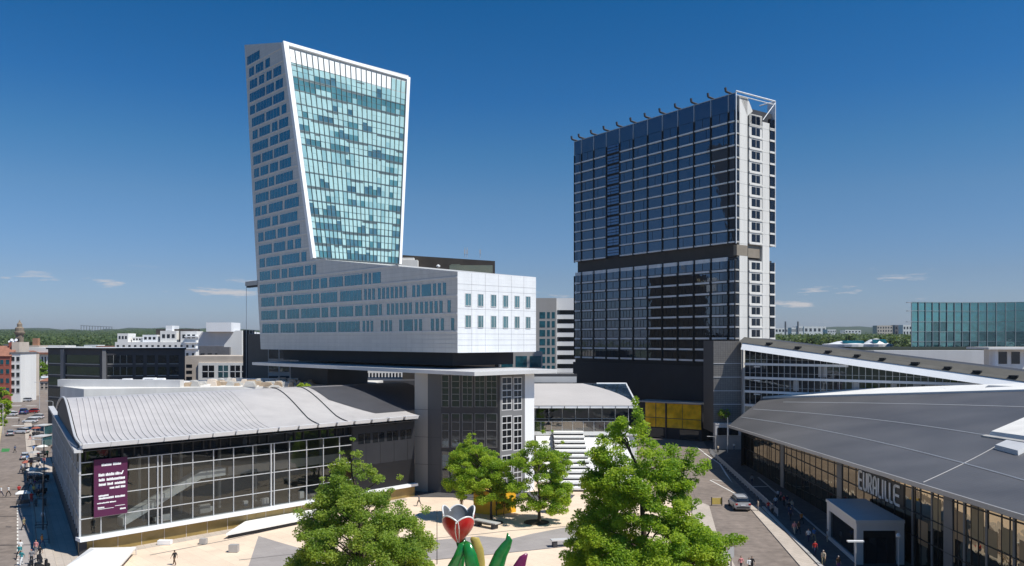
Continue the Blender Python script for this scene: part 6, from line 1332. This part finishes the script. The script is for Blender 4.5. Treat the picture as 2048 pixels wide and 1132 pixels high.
M['leafA'] = leafmat('leaf_olive', (.24, .35, .055), .52); M['leafB'] = leafmat('leaf_dark_olive', (.18, .285, .045), .52); M['leafC'] = leafmat('leaf_light_olive', (.31, .40, .07), .52)
M['leafD'] = leafmat('leaf_green', (.26, .39, .035), .52); M['leafE'] = leafmat('leaf_deep_green', (.19, .32, .03), .52); M['leafF'] = leafmat('leaf_lime', (.35, .46, .05), .52)
M['leafG'] = leafmat('leaf_yellow', (.34, .30, .02))
def tree(name, label, Y, base, prof, mats, seed, nleaf, lsize, nclump, trunk_r=.3, extra=(), ydepth=.8, clump=(.13, .2), group=None, gap=.0):
    rg = np.random.default_rng(seed); bx_, by_ = base
    t = thing(name, label, 'tree', (bx_, by_, 0), group)
    zz = [ZY(y, Y) for y, a, b in prof]; cx = [((a+b)/2-1024)/F*Y for y, a, b in prof]; rr_ = [(b-a)/2/F*Y for y, a, b in prof]
    zz, cx, rr_ = map(np.array, (zz[::-1], cx[::-1], rr_[::-1]))
    W = rr_.max(); cen, rad = [], []
    zs_ = np.linspace(zz[0], zz[-1], 200); wgt = np.interp(zs_, zz, rr_)**1.5+.02*W; wgt /= wgt.sum()
    ang0 = rg.random()*6
    for i in range(nclump):
        z = rg.choice(zs_, p=wgt); r = float(np.interp(z, zz, rr_)); c = float(np.interp(z, zz, cx)); k = rg.uniform(*clump)*W*(.55+.45*min(1, r/W))
        ang = ang0+i*2.39996; q_ = max(0, r-k*.55)*rg.uniform(.08, 1)**.36
        if gap and rg.random() < gap and math.cos(ang) < -.2: continue
        cen.append((c+q_*math.cos(ang), by_+q_*math.sin(ang)*ydepth, z)); rad.append((k*rg.uniform(.9, 1.25), k*rg.uniform(.9, 1.25), k*rg.uniform(.55, .8)))
    for k in range(len(zz)):                                   # keep the outline
        for s_ in (-1, 1):
            r = rr_[k]; kk = clump[0]*W*(.5+.5*min(1, r/W))*.8; cen.append((cx[k]+s_*max(0, r-kk), by_+rg.uniform(-.3, .3)*r, zz[k])); rad.append((kk, kk, kk*.75))
    for px, py, rpx, rz_ in extra: p = P(px, py, Y); cen.append((p.x, by_+rg.uniform(-1, 1), p.z)); rad.append((rpx/F*Y, rpx/F*Y, rz_/F*Y))
    vol = np.array([a*b*c for a, b, c in rad])**.72; per = np.maximum(30, (vol/vol.sum()*nleaf)).astype(int)
    co, mi = leaves(rg, cen, rad, per, lsize, len(mats)); quads_mesh('crown', co, mi, mats, t, (bx_, by_, 0))
    tb = MB(); ztop = zz[-1]-.12*(zz[-1]-zz[0]); n_ = 8; tp = []
    for k in range(n_+1):
        z = ztop*k/n_; f_ = max(0, (z-zz[0])/(ztop-zz[0]+1e-6)); tp.append((bx_+(float(np.interp(z, zz, cx))-bx_)*min(1, f_*1.2)+rg.uniform(-.1, .1)*(k > 0), by_+rg.uniform(-.1, .1)*(k > 0), z))
    tb.tube(tp, [trunk_r*(1.25 if k == 0 else 1)*(1-.85*k/n_) for k in range(n_+1)], 8)
    for i in range(0, len(cen), max(1, len(cen)//34)):
        c = Vector(cen[i]); z0 = max(zz[0]*.8+.5, c.z-.5*math.hypot(c.x-bx_, c.y-by_)-.6); z0 = min(z0, ztop*.95); k = z0/ztop*n_; a = Vector(tp[int(k)]).lerp(Vector(tp[min(n_, int(k)+1)]), k-int(k)); md = a.lerp(c, .5)+Vector((rg.uniform(-.3, .3), rg.uniform(-.3, .3), rg.uniform(0, .5)))
        tb.tube([a, md, c], [trunk_r*.28, trunk_r*.17, trunk_r*.05], 5, cap=False)
    tb.build('trunk', 'bark', t, smooth=True); return t
OL = ['leafA', 'leafB', 'leafC']; GR = ['leafD', 'leafE', 'leafF']
tree('tree', 'big olive-green tree with a pointed top, in front of the glass hall', 75, (P(722, 680, 75).x, 75), [(878, 700, 712), (905, 678, 728), (930, 655, 748), (955, 640, 772), (975, 632, 796), (1000, 626, 812), (1018, 600, 828), (1050, 588, 850), (1085, 580, 868), (1125, 574, 872), (1160, 590, 850)], OL, 3, 105000, .19, 300, .34, extra=((800, 955, 8, 8), (850, 1020, 12, 10), (600, 1022, 14, 10)), clump=(.09, .17))
tree('tree', 'biggest bright green tree, tall twin-topped crown, by the road', 70, (P(1290, 680, 70).x, 70), [(836, 1236, 1252), (860, 1208, 1272), (885, 1186, 1315), (905, 1166, 1350), (930, 1156, 1388), (960, 1158, 1398), (1000, 1163, 1400), (1030, 1150, 1408), (1060, 1135, 1424), (1095, 1128, 1450), (1132, 1105, 1462), (1175, 1120, 1450)], GR, 8, 160000, .20, 360, .42,
     extra=((1242, 842, 13, 13), (1238, 862, 22, 16), (1200, 905, 24, 18), (1345, 905, 24, 18), (1274, 806, 9, 14), (1276, 830, 14, 18), (1282, 858, 22, 20), (1386, 906, 16, 12), (1396, 938, 18, 14), (1380, 925, 16, 14), (1412, 930, 14, 14), (1440, 1085, 26, 16), (1468, 1080, 24, 13), (1485, 1076, 12, 8), (1412, 1075, 26, 16)), clump=(.08, .16))
tree('tree', 'middle-sized green tree over the yellow kiosk', 115, (P(983, 680, 115).x, 115), [(868, 936, 952), (888, 918, 966), (910, 900, 1000), (935, 890, 1022), (960, 884, 1030), (980, 892, 1034), (996, 915, 1028)], GR, 12, 50000, .21, 150, .17, clump=(.11, .22))
tree('tree', 'bushy green tree with a bare trunk beside the white steps', 113, (P(1079, 680, 113).x, 113), [(862, 1082, 1108), (885, 1050, 1130), (910, 1020, 1140), (940, 1005, 1144), (970, 1003, 1145), (1000, 1008, 1142), (1018, 1040, 1138)], GR, 14, 42000, .21, 150, .22, clump=(.11, .21), gap=.45)
tree('small_tree', 'small yellow-leaved tree at the right corner of the yellow kiosk', 117.5, (P(1008, 680, 117.5).x, 117.5), [(985, 998, 1012), (1000, 990, 1024), (1018, 990, 1022)], ['leafG', 'leafG', 'leafF'], 15, 2200, .22, 14, .06, clump=(.3, .45))
tree('small_tree', 'little green tree right of the bare trunk', 119, (P(1118, 680, 119).x, 119), [(968, 1105, 1130), (990, 1098, 1142), (1010, 1100, 1140)], GR, 16, 2600, .24, 16, .08, clump=(.28, .4))
tree('street_tree', 'round street tree cut by the left border', 255, (P(4, 680, 255).x, 255), [(776, -4, 10), (790, -14, 22), (808, -16, 25), (824, -10, 20), (838, -2, 10)], GR, 17, 5000, .5, 30, .2, clump=(.2, .32))
tree('street_tree', 'yellowish small street tree below the round one at the left border', 240, (P(6, 680, 240).x, 240), [(830, 0, 12), (842, -6, 15), (856, -2, 12)], ['leafC', 'leafF', 'leafA'], 18, 1500, .4, 12, .12, clump=(.3, .4))
for i, (x, y0, y1, hw, Y) in enumerate(((52, 722, 752, 15, 430), (66, 714, 752, 14, 440), (80, 720, 754, 14, 425), (92, 730, 756, 11, 420), (72, 738, 758, 12, 400))):
    tree('street_tree', ['broad street tree next to the white town house', 'tallest tree of the clump before the warehouse', 'tree right of the tallest one before the warehouse', 'tree at the corner of the charcoal offices', 'low tree in front of the clump before the warehouse'][i], Y, (P(x, 680, Y).x, Y), [(y0, x-3, x+3), (y0+8, x-hw*.8, x+hw*.8), ((y0+y1)/2, x-hw, x+hw), (y1, x-hw*.7, x+hw*.7)], ['leafB', 'leafE', 'leafA'], 30+i, 2600, .7, 26, .3, clump=(.24, .36), group='trees at the end of the street')
tree('shrub', 'green shrub on the ledge of the mesh-clad stair tower', 188.8, (P(1449, 680, 188.8).x, 189.0), [(820, 1440, 1458), (828, 1436, 1462), (836, 1442, 1456)], GR, 41, 700, .32, 10, .05, clump=(.3, .45)).location.z = 0
tree('shrub', 'yellow-green bush growing on the hall roof ridge', 150, (P(608, 680, 150).x, 150), [(768, 598, 616), (772, 594, 622), (778, 598, 620)], ['leafF', 'leafC', 'leafF'], 42, 350, .35, 8, .05, clump=(.3, .5))
# rising ground and low wooded hills on the horizon
def ridge(px, prof): return float(np.interp(px, [p[0] for p in prof], [p[1] for p in prof]))
RL = [(-1500, 664), (-100, 658), (20, 657), (80, 656), (120, 657), (200, 657.5), (300, 655), (360, 655), (480, 658), (620, 662), (1000, 664), (1500, 658), (1640, 653), (1700, 652.5), (1760, 654), (1850, 657), (2300, 662), (3500, 666)]
YR = [600, 900, 1400, 2200, 3200, 4200, 5200]
def slope_z(px, y):
    """height of the rising plain: from street level at 600 m up to the ridge at 4200 m"""
    t_ = min(1, max(0, math.log(y/600)/math.log(7))); py = 715+(ridge(px, RL)+1-715)*t_**.62
    return max(0, CZ+(HZ-py)/F*y)
m = MB(); xs = np.linspace(-1500, 3500, 220); rg = np.random.default_rng(61); nx_ = len(xs)
for y in YR: m.v += [((x-1024)/F*min(y, 4400), y, (slope_z(x, y) if y < 5000 else 0)-(.3 if y < 1000 else 0)+rg.normal()*(.0007*y if 2000 < y < 5000 else 0)) for x in xs]
for r_ in range(len(YR)-1):
    for i in range(nx_-1): m.f.append((r_*nx_+i, r_*nx_+i+1, (r_+1)*nx_+i+1, (r_+1)*nx_+i)); m.m.append(0)
struct(m, 'hills', mat('hill_wood', (.040, .060, .028), .95, 0, .45, .012, bump=1, bscale=.02), smooth=True)
# woods: one leafy mass each, too far off to count the trees
def wood(name, label, x0f, x1f, y0, y1, n, hgt, crown, seed, mats):
    rg = np.random.default_rng(seed); cs, rs = [], []
    for i in range(n):
        y = y0*(y1/y0)**rg.random(); px = x0f+(x1f-x0f)*rg.random(); x = (px-1024)/F*y; h = hgt*rg.uniform(.7, 1.15); cr_ = crown*rg.uniform(.7, 1.3)*(1+y/2500)
        cs.append((x, y, slope_z(px, y)+h-cr_*.5)); rs.append((cr_, cr_, cr_*.75))
    per = np.full(n, 60); co, mi = leaves(rg, cs, rs, per, crown*.42, len(mats))
    loc = (float(co[:, 0].mean()), float(co[:, 1].mean()), 0); o = quads_mesh(name, co, mi, mats, None, loc); o['kind'] = 'stuff'; o['label'] = label; o['category'] = 'wood'
    return o
M['farA'] = leafmat('wood_green', (.085, .13, .045), .35); M['farB'] = leafmat('wood_dark', (.06, .10, .038), .35); M['farC'] = leafmat('wood_light', (.11, .155, .05), .35)
FW = ['farA', 'farB', 'farC']
wood('wood', 'dark green wood on the plain below the left skyline', -60, 560, 750, 3000, 4500, 9, 6.0, 51, FW)
wood('wood', 'dark green wood behind the right roofs', 1535, 1850, 480, 1000, 2200, 11, 5.0, 52, FW)
wood('wood', 'distant green belt between the towers', 1020, 1180, 700, 2000, 500, 10, 6.0, 53, FW)

# ================================================================== summer haze over the plain
m = MB(); m.box(-6000, 6000, -450, 5400, -3, 150)
hz, nt, b = new_mat('haze_air'); nt.nodes.remove(b); pvn = nt.nodes.new('ShaderNodeVolumePrincipled'); pvn.inputs['Color'].default_value = (.80, .88, 1, 1); pvn.inputs['Density'].default_value = .00006; pvn.inputs['Anisotropy'].default_value = .2
nt.links.new(pvn.outputs[0], nt.nodes['Material Output'].inputs['Volume'])
m.build('haze', hz, kind='stuff')
S.cycles.volume_bounces = 0; S.cycles.volume_max_steps = 32
